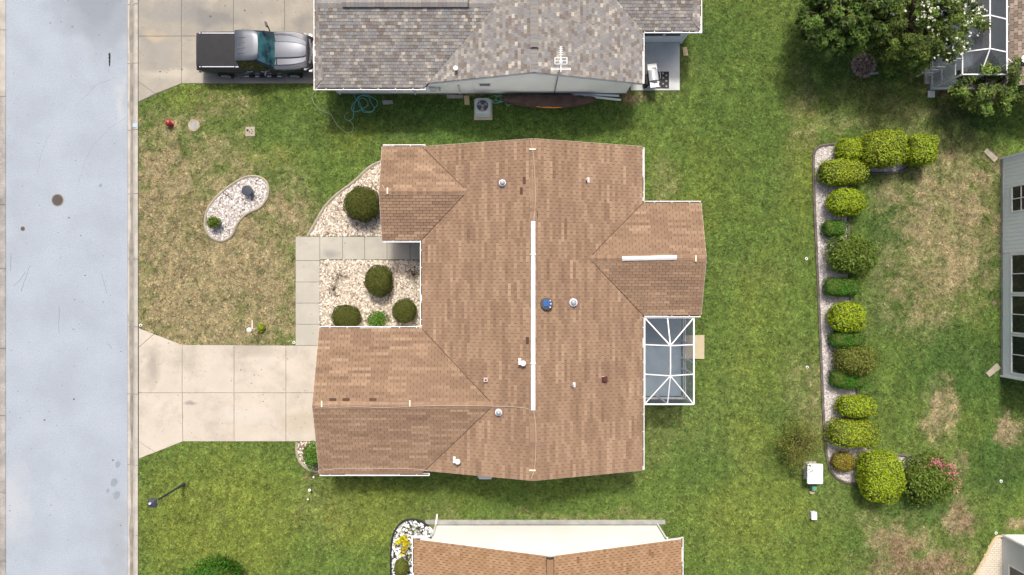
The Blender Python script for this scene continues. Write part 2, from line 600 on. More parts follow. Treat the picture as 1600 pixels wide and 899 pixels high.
# ------------------------------------------------------------------ turf colours (dry, deep green and worn grass, with painted house shade)
# soft areas: centre px, radii px, amount
DRY = [(330, 425, 175, 185, 1.0), (255, 330, 75, 160, .95), (340, 280, 120, 70, .55), (420, 480, 80, 80, .85), (262, 455, 70, 100, .8), (430, 345, 75, 70, .75),
       (1480, 350, 95, 150, .74), (1440, 440, 75, 95, .58), (1530, 330, 45, 110, .62), (1420, 300, 60, 60, .5), (1467, 640, 30, 58, .72),
       (1578, 672, 22, 26, .95), (1340, 195, 100, 20, .22), (1430, 185, 85, 28, .26), (1548, 262, 30, 30, .5), (1592, 815, 16, 14, 1.0),
       (1500, 812, 28, 40, .9), (1410, 845, 55, 40, .75), (1440, 885, 110, 34, .8), (1250, 168, 30, 90, .25), (1040, 290, 34, 44, .22),
       (960, 690, 60, 70, .15), (690, 805, 30, 26, .35), (900, 808, 150, 8, .3), (500, 790, 50, 60, .12), (1000, 150, 18, 14, .8),
       (300, 192, 22, 20, .7), (391, 206, 17, 16, .5), (350, 170, 60, 26, .35), (260, 210, 45, 30, .45), (1260, 640, 40, 110, .25),
       (1030, 640, 30, 100, .15), (1360, 812, 40, 25, .3), (720, 140, 30, 16, .9), (1450, 130, 30, 26, .35), (1490, 740, 14, 50, .45)]
LUSH_SHADE = [(760, 185, 290, 48, .9), (640, 160, 130, 50, .6), (1150, 190, 90, 120, .40), (1500, 570, 120, 80, .8), (1560, 450, 40, 90, .5), (1390, 345, 55, 70, .7),  # deep green turf; entries along the house walls also paint shade
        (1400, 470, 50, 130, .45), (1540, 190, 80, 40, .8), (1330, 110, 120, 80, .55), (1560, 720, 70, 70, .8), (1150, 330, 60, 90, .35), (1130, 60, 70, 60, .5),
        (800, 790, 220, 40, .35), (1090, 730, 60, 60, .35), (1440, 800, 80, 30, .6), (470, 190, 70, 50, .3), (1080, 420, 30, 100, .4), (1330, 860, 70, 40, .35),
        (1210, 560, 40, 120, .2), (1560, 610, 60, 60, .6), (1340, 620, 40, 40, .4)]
YEL = [(340, 810, 160, 110, .9), (570, 800, 110, 60, .85), (1180, 800, 110, 80, .6), (1190, 520, 60, 160, .35), (1250, 250, 30, 140, .5), (560, 205, 60, 25, .6),
       (1110, 330, 80, 40, .5), (330, 150, 110, 30, .4), (1170, 690, 50, 60, .5), (1280, 860, 60, 50, .4), (690, 790, 80, 40, .6), (430, 240, 60, 25, .4), (1130, 250, 60, 60, .3)]
BROWN = [(1410, 850, 38, 28, .8), (1440, 885, 100, 24, .7), (1503, 815, 18, 30, .6), (1350, 150, 70, 26, .3), (1480, 130, 30, 30, .6), (716, 150, 14, 10, .8), (985, 150, 14, 10, .7), (1567, 415, 10, 180, .35),
         (488, 740, 14, 9, .8), (470, 800, 12, 10, .3)]


def lawn_colour(x, y):
    px = x / GS + 800.0
    py = 449.5 - y / GS
    wx = px + 46 * (fbm(x, y, 1.6, 3) - .5) + 16 * (vnoise(x, y, .35, 5) - .5)
    wy = py + 46 * (fbm(x, y, 1.6, 13) - .5) + 16 * (vnoise(x, y, .35, 15) - .5)

    def field(lst):
        d = np.zeros_like(px)
        for cx, cy, rx, ry, a in lst:
            q = np.sqrt(((wx - cx) / rx) ** 2 + ((wy - cy) / ry) ** 2)
            d = np.maximum(d, a * (1 - sstep(.35, 1.25, q)))
        return d

    clump = fbm(x, y, .55, 41, 3)
    speck = vnoise(x, y, .20, 71)
    patch = fbm(x, y, 2.4, 31)
    fine = vnoise(x, y, .16, 61)
    dry = field(DRY)
    dry = np.clip(dry * 1.0 + ((clump - .5) * 1.15 + (speck - .5) * .5) * sstep(.03, .4, dry) + .08 * sstep(.52, .8, patch), 0, 1)
    lush_shade = np.clip(field(LUSH_SHADE) + (patch - .5) * .5, 0, 1)
    yel = np.clip(field(YEL) + (fbm(x, y, 1.1, 51) - .5) * .5, 0, 1)
    brn = field(BROWN)
    base = np.array([.089, .134, .028])
    c_l = np.array([.044, .090, .019])  # deep green, darkened to carry the shade beside the houses
    c_y = np.array([.148, .176, .031])
    c_d = np.array([.250, .198, .115])
    c_b = np.array([.155, .105, .062])

    def mix(c, k, t): return c * (1 - t[..., None]) + k * t[..., None]

    c = np.broadcast_to(base, px.shape + (3,)).copy()
    c = mix(c, c_y, yel * .75)
    c = mix(c, c_l, lush_shade * .95)
    c = mix(c, c_d, dry * .84)
    c = mix(c, c_b, np.clip(brn * (clump * 1.6), 0, .9))
    # mowing stripes across the back lawns
    st = np.sin(x * 2 * PI / 1.1 + 1.2 * (vnoise(x, y, 5, 9) - .5))
    c *= (1 + .045 * st * sstep(1000, 1100, px))[..., None]
    c *= (.76 + .50 * fine)[..., None] * (.88 + .26 * clump)[..., None] * (.88 + .26 * speck)[..., None]
    return c


EXCL = []          # ground polygons without turf


def nogrow(poly):
    EXCL.append(poly)
    return poly


def sheet(name, poly, z, mat, parent=None, kind=None):
    mb = MB()
    if area(poly) < 0: poly = poly[::-1]
    mb.add([(p[0], p[1], z) for p in poly], [tuple(range(len(poly)))])
    o = mb.build(name, mat, parent)
    if kind: o['kind'] = kind
    return o


# ------------------------------------------------------------------ the setting: ground, road, kerbs, drives, walk
sheet('ground', [(-900, -900), (900, -900), (900, 900), (-900, 900)], -.45, m_subsoil, kind='structure')
ROAD_X0, ROAD_X1 = G(8, 0)[0], G(197, 0)[0]
LAWN_X = G(216.5, 0)[0]
mb = MB()
mb.box(ROAD_X0 - .02, ROAD_X1 + .02, -120, 120, -.4, -.085)
road = mb.build('road', m_road)
road['kind'] = 'structure'

# kerb: rolled profile with a flow line, cast in segments
kerb = MB().box(ROAD_X1 + .02, LAWN_X - .01, -120, 120, -.4, -.13).build('kerb', m_joint)
kerb['kind'] = 'structure'
W = LAWN_X - ROAD_X1


def kerb_piece(x0, wdt, L, sgn=1):
    prof = [(0.012, -.38), (0.012, -.078), (.22 * wdt, -.088), (.36 * wdt, -.094), (.44 * wdt, -.092), (.50 * wdt, -.075), (.60 * wdt, -.045), (.74 * wdt, .022), (.80 * wdt, .03), (.985 * wdt, .03), (.985 * wdt, -.38)]
    mb = MB()
    mb.loft([[(x0 + sgn * p[0], 0, p[1]) for p in prof], [(x0 + sgn * p[0], L, p[1]) for p in prof]])
    return mb


KJ = [-60, -30, -15.2] + [G(0, y)[1] for y in (837, 727, 616, 511, 405, 303, 203, 99)] + [14.4, 17.5, 30, 60]
for a, b in zip(KJ[:-1], KJ[1:]):
    o = kerb_piece(ROAD_X1 + .02, W - .03, b - a - .024).build('kerb_segment', m_kerb, kerb)
    o.location = (0, a + .012, 0)
# silt lying in the flow line
mb = MB()
ys = np.linspace(-16, 16, 160)
v = []
for y in ys:
    w0 = .40 * W + ROAD_X1 + .02
    a = .07 + .10 * float(vnoise(np.array(y), np.array(0.), 1.2, 77))
    for xx in (w0 - a, w0, w0 + a * .5):
        q_ = (xx - ROAD_X1 - .02) / (W - .03)
        v.append((xx, y, float(np.interp(q_, [0, .22, .36, .44, .50, .60, .74], [-.078, -.088, -.094, -.092, -.075, -.045, .022])) + .0035))
mb.add(v, [(3 * i + k, 3 * i + k + 1, 3 * i + k + 4, 3 * i + k + 3) for i in range(len(ys) - 1) for k in (0, 1)])
tag(mb.build('silt', m_silt), kind='stuff')

kerb2 = MB().box(ROAD_X0 - .62, ROAD_X0 - .03, -120, 120, -.4, -.13).build('kerb', m_joint)
kerb2['kind'] = 'structure'
KJ2 = [-60, -30, -15] + [G(0, y)[1] for y in (878, 770, 650, 545, 420, 320, 150, 46)] + [14.8, 30, 60]
for a, b in zip(KJ2[:-1], KJ2[1:]):
    o = kerb_piece(ROAD_X0 - .02, .6, b - a - .024, -1).build('kerb_segment', m_kerbold if a < 7 else m_kerb, kerb2)
    o.location = (0, a + .012, 0)


def slabs(name, polys, base_poly, top, mat, gap=.009, base_top=None):
    bt = base_top if base_top is not None else top - .022
    mb = MB()
    mb.prism(base_poly if area(base_poly) > 0 else base_poly[::-1], -.2, bt)
    root = mb.build(name, m_joint)
    root['kind'] = 'structure'
    for p in polys:
        if area(p) < 0: p = p[::-1]
        MB().prism(inset(p, gap), -.15, top + random.uniform(-.003, .003), .008).build('slab', mat, root)
    nogrow(base_poly)
    return root


drv = [[(217, 513), (241, 522.2), (217, 543)], [(241, 522.2), (285, 539), (285, 614), (217, 614), (217, 543)],
       [(217, 614), (285, 614), (286, 690), (243, 707), (217, 690)], [(217, 690), (243, 707), (217, 717)],
       [(285, 539), (366, 539.5), (366, 614), (285, 614)], [(285, 614), (366, 614), (366, 690), (286, 690)],
       [(366, 539.5), (447, 540), (447, 614), (366, 614)], [(366, 614), (447, 614), (447, 690), (366, 690)],
       [(447, 540), (527, 540), (527, 614), (447, 614)], [(447, 614), (527, 614), (527, 690), (447, 690)]]
slabs('driveway', [GP(p) for p in drv], GP([(217, 513), (285, 539), (527, 540), (527, 690), (286, 690), (217, 717)]), .030, m_conc)
ndr = [[(216.5, 57), (284, 57), (284, 131), (243, 147), (216.5, 128)], [(216.5, 128), (243, 147), (216.5, 160)]]
for x0, x1 in ((284, 365), (365, 445), (445, 520)):
    ndr.append([(x0, 57), (x1, 57), (x1, 131), (x0, 131)])
for y0, y1 in ((-30, 57), (-110, -30)):
    for x0, x1 in ((216.5, 284), (284, 365), (365, 445), (445, 520)):
        ndr.append([(x0, y0), (x1, y0), (x1, y1), (x0, y1)])
slabs('driveway', [GP(p) for p in ndr], GP([(216.5, -110), (520, -110), (520, 131), (284, 131), (216.5, 160)]), .030, m_conc2)
wk = [[(462, y0), (500, y0), (500, y1), (462, y1)] for y0, y1 in ((370, 407.5), (407.5, 441), (441, 474), (474, 507), (507, 540))]
for x0, x1 in ((500, 535.5), (535.5, 570), (570, 605), (605, 641), (641, 682)):
    wk.append([(x0, 370), (x1, 370), (x1, 406), (x0, 406)])
slabs('walkway', [GP(p) for p in wk], GP([(462, 370), (682, 370), (682, 406), (500, 406), (500, 540), (462, 540)]), .038, m_walk)
slabs('patio', [GP([(985, 66), (1062, 66), (1062, 142), (985, 142)])], GP([(985, 66), (1062, 66), (1062, 142), (985, 142)]), .05, m_patio)

# ------------------------------------------------------------------ shingled roofs
SL = 1.0 / 3.0                   # 4 in 12 pitch
KS = math.sqrt(1 + SL * SL)


def clip_convex(poly, clip):
    out = poly
    n = len(clip)
    for i in range(n):
        a, b = clip[i], clip[(i + 1) % n]
        inp = out
        out = []
        if not inp: break

        def side(p): return (b[0] - a[0]) * (p[1] - a[1]) - (b[1] - a[1]) * (p[0] - a[0])

        for k in range(len(inp)):
            p, q = inp[k], inp[(k + 1) % len(inp)]
            sp, sq = side(p), side(q)
            if sp >= 0: out.append(p)
            if (sp >= 0) != (sq >= 0):
                t = sp / (sp - sq)
                out.append((p[0] + (q[0] - p[0]) * t, p[1] + (q[1] - p[1]) * t))
    return out


class Shingles:
    def __init__(self, tab, expo, tonefn, gap=.011, butt=.017, head=.005):
        self.tab, self.expo, self.gap, self.butt, self.head, self.tonefn = tab, expo, gap, butt, head, tonefn
        self.full = []
        self.part = []

    def plane(self, o, u, v, poly, seed=0):
        o, u, v = Vector(o), Vector(u).normalized(), Vector(v).normalized()
        n = u.cross(v)
        if n.z < 0:
            u_flip = True
        n = n if n.z > 0 else -n
        if area(poly) < 0: poly = poly[::-1]
        us = [p[0] for p in poly]; vs = [p[1] for p in poly]
        u0, u1, v0, v1 = min(us), max(us), min(vs), max(vs)
        rnd = random.Random(seed)
        r = int(v0 / self.expo) - 1
        while r * self.expo < v1:
            va, vb = r * self.expo, (r + 1) * self.expo
            sh = (r % 2) * self.tab * .5 + (r * 37 % 5) * self.tab * 3
            k = int((u0 - sh) / self.tab) - 2
            while k * self.tab + sh < u1:
                ua = k * self.tab + sh + self.gap / 2
                ub = (k + 1) * self.tab + sh - self.gap / 2
                k += 1
                jit = rnd.uniform(-.006, .006)
                q = [(ua, va + jit), (ub, va + jit), (ub, vb + .004), (ua, vb + .004)]
                c = clip_convex(q, poly)
                if len(c) < 3 or abs(area(c)) < .0006: continue
                whole = len(c) == 4 and abs(area(c) - area(q)) < 1e-7
                w = o + u * ((ua + ub) / 2) + v * va
                tone = self.tonefn(w, r, k, seed, rnd)
                if whole:
                    self.full.append((w.z, o + u * ua + v * (va + jit), u, v, n, ub - ua, vb + .004 - va - jit, tone))
                else:
                    top = []
                    for p in c:
                        h = self.butt + (self.head - self.butt) * (p[1] - va) / self.expo
                        top.append((o + u * p[0] + v * p[1], n * h))
                    self.part.append((top, tone))
            r += 1

    def build(self, roof, mat, nind, name='shingle'):
        def seen(p):      # pieces inside the photographed area come first
            k = CAM_H / (CAM_H - p.z)
            return abs(p.x) * k < 25.9 and abs(p.y) * k < 14.5
        self.full.sort(key=lambda t: (not seen(t[1]), -t[0]))
        off = root_loc(roof)
        # single pieces share meshes by tone
        variants = {}
        for z, p, u, v, n, w, l, tone in self.full[:nind]:
            key = round(tone * 9) / 9.0
            if key not in variants:
                me = bpy.data.meshes.new(name)
                vv = []
                W_, E_ = self.tab - self.gap, self.expo + .004
                for x, y, zt in ((0, 0, self.butt), (W_, 0, self.butt), (W_, E_, self.head), (0, E_, self.head)):
                    vv.append((x, y, zt))
                for x, y in ((0, 0), (W_, 0), (W_, E_), (0, E_)): vv.append((x, y, -.004))
                me.from_pydata(vv, [], [(0, 1, 2, 3), (4, 7, 6, 5), (0, 4, 5, 1), (1, 5, 6, 2), (2, 6, 7, 3), (3, 7, 4, 0)])
                at = me.attributes.new('tone', 'FLOAT', 'FACE')
                for d in at.data: d.value = key
                me.materials.append(mat)
                variants[key] = me
            o = bpy.data.objects.new(name, variants[key])
            o.parent = roof
            flip = u.cross(v).z < 0
            base = p + (u * w if flip else Vector((0, 0, 0)))
            uu = -u if flip else u
            m = Matrix((uu, v, n)).transposed().to_4x4()
            m.translation = base - off
            o.matrix_local = m
            link(o)
        V, F, T = [], [], []
        for z, p, u, v, n, w, l, tone in self.full[nind:]:
            b = len(V)
            hi, lo = n * self.butt, n * self.head
            c = (p, p + u * w, p + u * w + v * l, p + v * l)
            V += [c[0] + hi, c[1] + hi, c[2] + lo, c[3] + lo, c[0], c[1], c[2], c[3]]
            fs = [(0, 1, 2, 3), (0, 4, 5, 1), (1, 5, 6, 2), (3, 7, 4, 0)]
            F += [tuple(i + b for i in f) for f in fs]
            T += [tone] * 4
        for top, tone in self.part:
            b = len(V)
            m = len(top)
            V += [p + h for p, h in top] + [p for p, h in top]
            F.append(tuple(b + i for i in range(m)))
            T.append(tone)
            for i in range(m):
                j = (i + 1) % m
                F.append((b + i, b + m + i, b + m + j, b + j))
                T.append(tone)
        me = bpy.data.meshes.new(name + '_field')
        me.from_pydata([(p.x - off.x, p.y - off.y, p.z - off.z) for p in V], [], F)
        at = me.attributes.new('tone', 'FLOAT', 'FACE')
        at.data.foreach_set('value', np.array(T, dtype=np.float32))
        bm = bmesh.new(); bm.from_mesh(me)
        bmesh.ops.recalc_face_normals(bm, faces=bm.faces)
        bm.to_mesh(me); bm.free()
        me.materials.append(mat)
        o = bpy.data.objects.new(name + '_field', me)
        o.parent = roof
        o['kind'] = 'stuff'
        link(o)


def ridge_caps(p0, p1, roof, mat, tones, step=.145, half=.155, lift=.02, slope=SL, seed=0):
    p0, p1 = Vector(p0), Vector(p1)
    d = p1 - p0
    L_ = d.length
    n = int(L_ / step)
    ang = math.atan2(d.y, d.x)
    off = root_loc(roof)
    rnd = random.Random(seed)
    vs = {}
    for i in range(n):
        t = rnd.choice(tones)
        if t not in vs:
            me = bpy.data.meshes.new('ridge_cap')
            vv = []
            for x, l in ((0, lift), (step + .012, lift * .35)):
                for y in (-half, 0, half):
                    vv.append((x, y, -abs(y) * slope + l + .008))
            for x in (0, step + .012):
                for y in (-half, 0, half):
                    vv.append((x, y, -abs(y) * slope - .004))
            me.from_pydata(vv, [], [(0, 3, 4, 1), (1, 4, 5, 2), (0, 1, 7, 6), (1, 2, 8, 7), (0, 6, 9, 3), (2, 5, 11, 8), (3, 9, 10, 4), (4, 10, 11, 5)])
            at = me.attributes.new('tone', 'FLOAT', 'FACE')
            for q in at.data: q.value = t
            bm = bmesh.new(); bm.from_mesh(me)
            bmesh.ops.recalc_face_normals(bm, faces=bm.faces)
            bm.to_mesh(me); bm.free()
            me.materials.append(mat)
            vs[t] = me
        o = bpy.data.objects.new('ridge_cap', vs[t])
        o.parent = roof
        q = p0 + d * (i * step / L_)
        o.location = q - off
        o.rotation_euler = (0, 0, ang + rnd.uniform(-.01, .01))
        link(o)


def roof_solid(mb, x0, x1, y0, y1, z, axis, dz=-.03, sl=SL, th=.14):
    """gable roof slab (solid wedge plates) below the shingles; axis = ridge direction"""
    if axis == 'Y':
        xm = (x0 + x1) / 2
        r = sl * (x1 - x0) / 2
        ring = [(x0, z + dz), (xm, z + r + dz), (x1, z + dz), (x1, z + dz - th), (xm, z + r + dz - th), (x0, z + dz - th)]
        mb.loft([[(a, y0, b) for a, b in ring], [(a, y1, b) for a, b in ring]])
    else:
        ym = (y0 + y1) / 2
        r = sl * (y1 - y0) / 2
        ring = [(y0, z + dz), (ym, z + r + dz), (y1, z + dz), (y1, z + dz - th), (ym, z + r + dz - th), (y0, z + dz - th)]
        mb.loft([[(x0, a, b) for a, b in ring], [(x1, a, b) for a, b in ring]])


def wing_deck(mb, xo, xv, y0, y1, z, dz, th=.14, sl=SL):
    """wing roof slab from its outer end xo to the valley that starts at xv on the eave"""
    ym = (y0 + y1) / 2
    hw = (y1 - y0) / 2
    r = sl * hw
    sg = 1 if xv > xo else -1
    ring = [(y0, z + dz, xv), (ym, z + r + dz, xv + sg * hw), (y1, z + dz, xv), (y1, z + dz - th, xv), (ym, z + r + dz - th, xv + sg * hw), (y0, z + dz - th, xv)]
    mb.loft([[(xo, a, b) for a, b, c in ring], [(c + sg * .04, a, b) for a, b, c in ring]])


def gutter(parent, a, b, out, litter=.6, seed=0, w=.115, d=.10):
    """open eaves gutter along a-b; out = outward unit direction (x, y)"""
    a, b = Vector(a), Vector(b)
    dr = (b - a).normalized()
    o2 = Vector((out[0], out[1], 0))
    L_ = (b - a).length
    mb = MB()
    t = .012

    def slab(o0, o1, z0, z1, l0=0.0, l1=None):
        l1 = L_ if l1 is None else l1
        p = [a + dr * l0 + o2 * o0, a + dr * l1 + o2 * o0, a + dr * l1 + o2 * o1, a + dr * l0 + o2 * o1]
        mb.add([(q.x, q.y, q.z + z0) for q in p] + [(q.x, q.y, q.z + z1) for q in p],
               [(0, 3, 2, 1), (4, 5, 6, 7), (0, 1, 5, 4), (1, 2, 6, 5), (2, 3, 7, 6), (3, 0, 4, 7)])

    slab(0.002, w, -d, -d + t)
    slab(0.0, t, -d + t, -.02)
    slab(w - t - .022, w, -d + t, .0)
    slab(0, w, -d, -.002, -t, 0)
    slab(0, w, -d, -.002, L_, L_ + t)
    k = .45
    while k < L_:
        slab(-.02, w - .004, -.012, .004, k, k + .03)
        k += .82
    g = mb.build('gutter', m_white, parent)
    rnd = random.Random(seed)
    k = .05
    mb = MB()
    aa = a
    while k < L_ - .3:
        l = rnd.uniform(.3, 1.6)
        if rnd.random() < litter * .45 + .5:  # extra strips darken the gutter where its inside lies in shade
            l1 = min(k + l, L_ - .05)
            p = [a + dr * k + o2 * (t + .003), a + dr * l1 + o2 * (t + .003), a + dr * l1 + o2 * (w - t - .024), a + dr * k + o2 * (w - t - .024)]
            mb.add([(q.x, q.y, q.z - d + t) for q in p] + [(q.x, q.y, q.z - .045) for q in p], [(4, 5, 6, 7), (0, 1, 5, 4), (1, 2, 6, 5), (2, 3, 7, 6), (3, 0, 4, 7)])
        k += l
    if mb.f:
        mb.build('litter_and_shade', m_litter_shade, g)
    return g


def window(parent, x0, x1, z0, z1, face, at, panes=(2, 1), frame=m_trimw, depth=.03, glass=m_glass, world=True):
    """window set on a wall; face in 'S','N','E','W' (outward), at = wall coordinate; x0..x1 along the wall"""
    sg = {'S': -1, 'N': 1, 'E': 1, 'W': -1}[face]

    def bx(mb, a0, a1, b0, b1, d0, d1):
        lo, hi = sorted((at + sg * d0, at + sg * d1))
        if face in 'SN': mb.box(a0, a1, lo, hi, b0, b1)
        else: mb.box(lo, hi, a0, a1, b0, b1)

    f = MB()
    t = .06
    bx(f, x0 - t, x1 + t, z0 - t, z0, 0, depth); bx(f, x0 - t, x1 + t, z1, z1 + t, 0, depth)
    bx(f, x0 - t, x0, z0, z1, 0, depth); bx(f, x1, x1 + t, z0, z1, 0, depth)
    nx, nz = panes
    for i in range(1, nx):
        c = x0 + (x1 - x0) * i / nx
        bx(f, c - .022, c + .022, z0, z1, 0, depth - .004)
    for j in range(1, nz):
        c = z0 + (z1 - z0) * j / nz
        bx(f, x0, x1, c - .018, c + .018, 0, depth - .006)
    w = f.build('window', frame, parent)
    for i in range(nx):
        for j in range(nz):
            p = MB()
            bx(p, x0 + (x1 - x0) * i / nx + .02, x0 + (x1 - x0) * (i + 1) / nx - .02, z0 + (z1 - z0) * j / nz + .02, z0 + (z1 - z0) * (j + 1) / nz - .02, .001, .012)
            p.build('pane', glass, w)
    return w


def zroof(x, zc, xr, sl=SL):
    return zc - abs(x - xr) * sl


# ================================================================== the tan-brown house in the middle
EZ = 2.5
HX0, HX1, HY0, HY1 = -4.22, 6.13, -8.63, 6.65
HXR = (HX0 + HX1) / 2
HZR = EZ + SL * (HX1 - HX0) / 2
house = thing('house', 'brown shingled house with long white ridge vent and screened porch behind it', 'house', (HXR, -1, 0))
GA = (-9.09, -1.95, -8.77)       # garage gable: front x, north eave, south eave
NWG = (-6.13, 6.63, 2.25)        # small gable by the front door
EG = (8.92, 3.97, -1.28)         # gable behind

wall = MB()
wall.prism([(HX0 + .35, HY0 + .22), (HX1 - .35, HY0 + .22), (HX1 - .35, HY1 - .22), (HX0 + .35, HY1 - .22)], 0, EZ - .16)
for y0, y1 in ((HY0 + .22, HY0 + .36), (HY1 - .36, HY1 - .22)):
    tri = [(HX0 + .35, EZ - .16), (HX1 - .35, EZ - .16), (HX1 - .35, EZ - .08), (HXR, HZR - .20), (HX0 + .35, EZ - .08)]
    wall.loft([[(a, y0, b) for a, b in tri], [(a, y1, b) for a, b in tri]])
for (xf, yn, ys, xin, sg) in ((GA[0], GA[1], GA[2] + .3, HX0 + .36, 1), (NWG[0], NWG[1] - .02, NWG[2], HX0 + .36, 1), (EG[0], EG[1], EG[2], HX1 - .36, -1)):
    xw = xf + sg * .2
    wall.box(xw, xin, ys + .3 if ys != GA[2] + .3 else ys, yn - .3, 0, EZ - .165)
    ym = (yn + ys) / 2
    zr = EZ + SL * (yn - ys) / 2 - .2
    tri = [(ys + .3, EZ - .165), (yn - .3, EZ - .165), (yn - .3, EZ - .09), (ym, zr), (ys + .3, EZ - .09)]
    wall.loft([[(xw, a, b) for a, b in tri], [(xw + sg * .14, a, b) for a, b in tri]])
wall.build('wall', m_wallw, house)
gd = MB()
for k in range(4):
    gd.box(GA[0] + .165, GA[0] + .195, -7.6, -3.1, .05 + k * .53, .56 + k * .53, .01)
gd.build('garage_door', m_trimw, house)
MB().box(HX0 + .30, HX0 + .345, 1.15, 2.0, .06, 2.1, .006).build('door', m_redvent, house)
window(house, -1.0, .6, .9, 2.0, 'W', HX0 + .35, (2, 1))
window(house, 3.4, 5.3, .9, 2.0, 'W', NWG[0] + .2, (2, 1))
window(house, 3.0, 4.4, 1.0, 2.0, 'N', HY1 - .22, (2, 1))
window(house, -7.6, -6.2, .9, 2.0, 'E', HX1 - .35, (2, 1))
window(house, .4, 2.6, .7, 2.0, 'E', EG[0] - .2, (2, 1))

deck = MB()
roof_solid(deck, HX0, HX1, HY0, HY1, EZ, 'Y')
wing_deck(deck, GA[0], HX0, GA[2], GA[1], EZ - .002, -.028)
wing_deck(deck, NWG[0], HX0, NWG[2], NWG[1], EZ - .002, -.026)
wing_deck(deck, EG[0], HX1, EG[2], EG[1], EZ - .002, -.027)
roof = deck.build('roof', m_deck, house)


def tone_brown(w, r, k, seed, rnd):
    st = random.Random((r * 7919 + (k // 3) * 104729 + seed * 13) & 0xffffff)
    t = .47 + .28 * (st.random() - .5) + .16 * (rnd.random() - .5)
    if st.random() < .18: t += .17
    if st.random() < .05: t -= .10
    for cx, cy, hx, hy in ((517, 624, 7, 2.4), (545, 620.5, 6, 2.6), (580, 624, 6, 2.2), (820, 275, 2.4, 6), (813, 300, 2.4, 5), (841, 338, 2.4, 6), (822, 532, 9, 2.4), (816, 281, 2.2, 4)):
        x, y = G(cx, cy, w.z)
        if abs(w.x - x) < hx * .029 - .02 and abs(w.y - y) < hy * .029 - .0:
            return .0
    return min(max(t, .02), 1)


S1 = Shingles(.305, .142, tone_brown, gap=.016, butt=.026, head=.004)
VL = SL  # slope


def gable_planes(S, x0, x1, y0, y1, z, axis, seed, valley=None, end_hi=True, valley_end=None):
    """two shingled planes of a gable; for 'X' wings the valley side is trimmed at 45 degrees on plan"""
    if axis == 'Y':
        h = (x1 - x0) / 2 * KS
        S.plane((x0, y0, z), (0, 1, 0), (1, 0, SL), [(0, -.03), (y1 - y0, -.03), (y1 - y0, h), (0, h)], seed)
        S.plane((x1, y0, z), (0, 1, 0), (-1, 0, SL), [(0, -.03), (y1 - y0, -.03), (y1 - y0, h), (0, h)], seed + 1)
    else:
        hw = (y1 - y0) / 2
        h = hw * KS
        g = .045
        L_ = abs(x1 - x0)
        sg = 1 if x1 > x0 else -1      # x0 = outer end, x1 = where the valley meets the eave
        for yy, vy, sd in ((y0, 1, seed), (y1, -1, seed + 1)):
            S.plane((x0, yy, z), (sg, 0, 0), (0, vy, SL), [(0, -.03), (L_ - g - .03, -.03), (L_ + hw - g, h), (0, h)], sd)


def trimmed_plane(S, o, u, v, U, V, cuts, seed):
    """shingled rectangle U x V minus triangular wings rising through it (valleys): split into strips along u"""
    # cuts: (u centre, half width) of each intersecting gable; V measured on slope
    pts = sorted([(c - hw, c + hw, c, hw) for c, hw in cuts])
    cur = 0.0
    for a, b, c, hw in pts:
        if a > cur: S.plane(o, u, v, [(cur, -.03), (a, -.03), (a, V), (cur, V)], seed)
        a2, b2 = max(a, 0), min(b, U)
        # left and right of the apex: keep what lies above the valley
        def vv(x): return (hw - abs(x - c)) * KS
        S.plane(o, u, v, [(a2, vv(a2)), (c, vv(c)), (c, V), (a2, V)], seed)
        S.plane(o, u, v, [(c, vv(c)), (b2, vv(b2)), (b2, V), (c, V)], seed)
        cur = b2
    if cur < U: S.plane(o, u, v, [(cur, -.03), (U, -.03), (U, V), (cur, V)], seed)


HV = (HX1 - HX0) / 2 * KS - .01
trimmed_plane(S1, (HX0, HY0, EZ), (0, 1, 0), (1, 0, SL), HY1 - HY0, HV,
              [((GA[1] + GA[2]) / 2 - HY0, (GA[1] - GA[2]) / 2), ((NWG[1] + NWG[2]) / 2 - HY0, (NWG[1] - NWG[2]) / 2)], 3)
trimmed_plane(S1, (HX1, HY0, EZ), (0, 1, 0), (-1, 0, SL), HY1 - HY0, HV, [((EG[1] + EG[2]) / 2 - HY0, (EG[1] - EG[2]) / 2)], 5)
gable_planes(S1, GA[0], HX0, GA[2], GA[1], EZ, 'X', 11)
gable_planes(S1, NWG[0], HX0, NWG[2], NWG[1], EZ, 'X', 21)
gable_planes(S1, EG[0], HX1, EG[2], EG[1], EZ, 'X', 31)
S1.build(roof, m_brownroof, 300)
GYR = (GA[1] + GA[2]) / 2; GZR = EZ + SL * (GA[1] - GA[2]) / 2
NYR = (NWG[1] + NWG[2]) / 2; NZR = EZ + SL * (NWG[1] - NWG[2]) / 2
EYR = (EG[1] + EG[2]) / 2; EZR = EZ + SL * (EG[1] - EG[2]) / 2
tn = [.30, .42, .5, .58, .66]
ridge_caps((HXR, HY0, HZR), (HXR, HY1, HZR), roof, m_brownroof, tn, seed=1)
ridge_caps((GA[0], GYR, GZR), (HX0 + (GA[1] - GA[2]) / 2, GYR, GZR), roof, m_brownroof, [.5, .6, .7, .8], seed=2)
ridge_caps((NWG[0], NYR, NZR), (HX0 + (NWG[1] - NWG[2]) / 2, NYR, NZR), roof, m_brownroof, tn, seed=3)
ridge_caps((HX1 - (EG[1] - EG[2]) / 2, EYR, EZR), (EG[0], EYR, EZR), roof, m_brownroof, tn, seed=4)
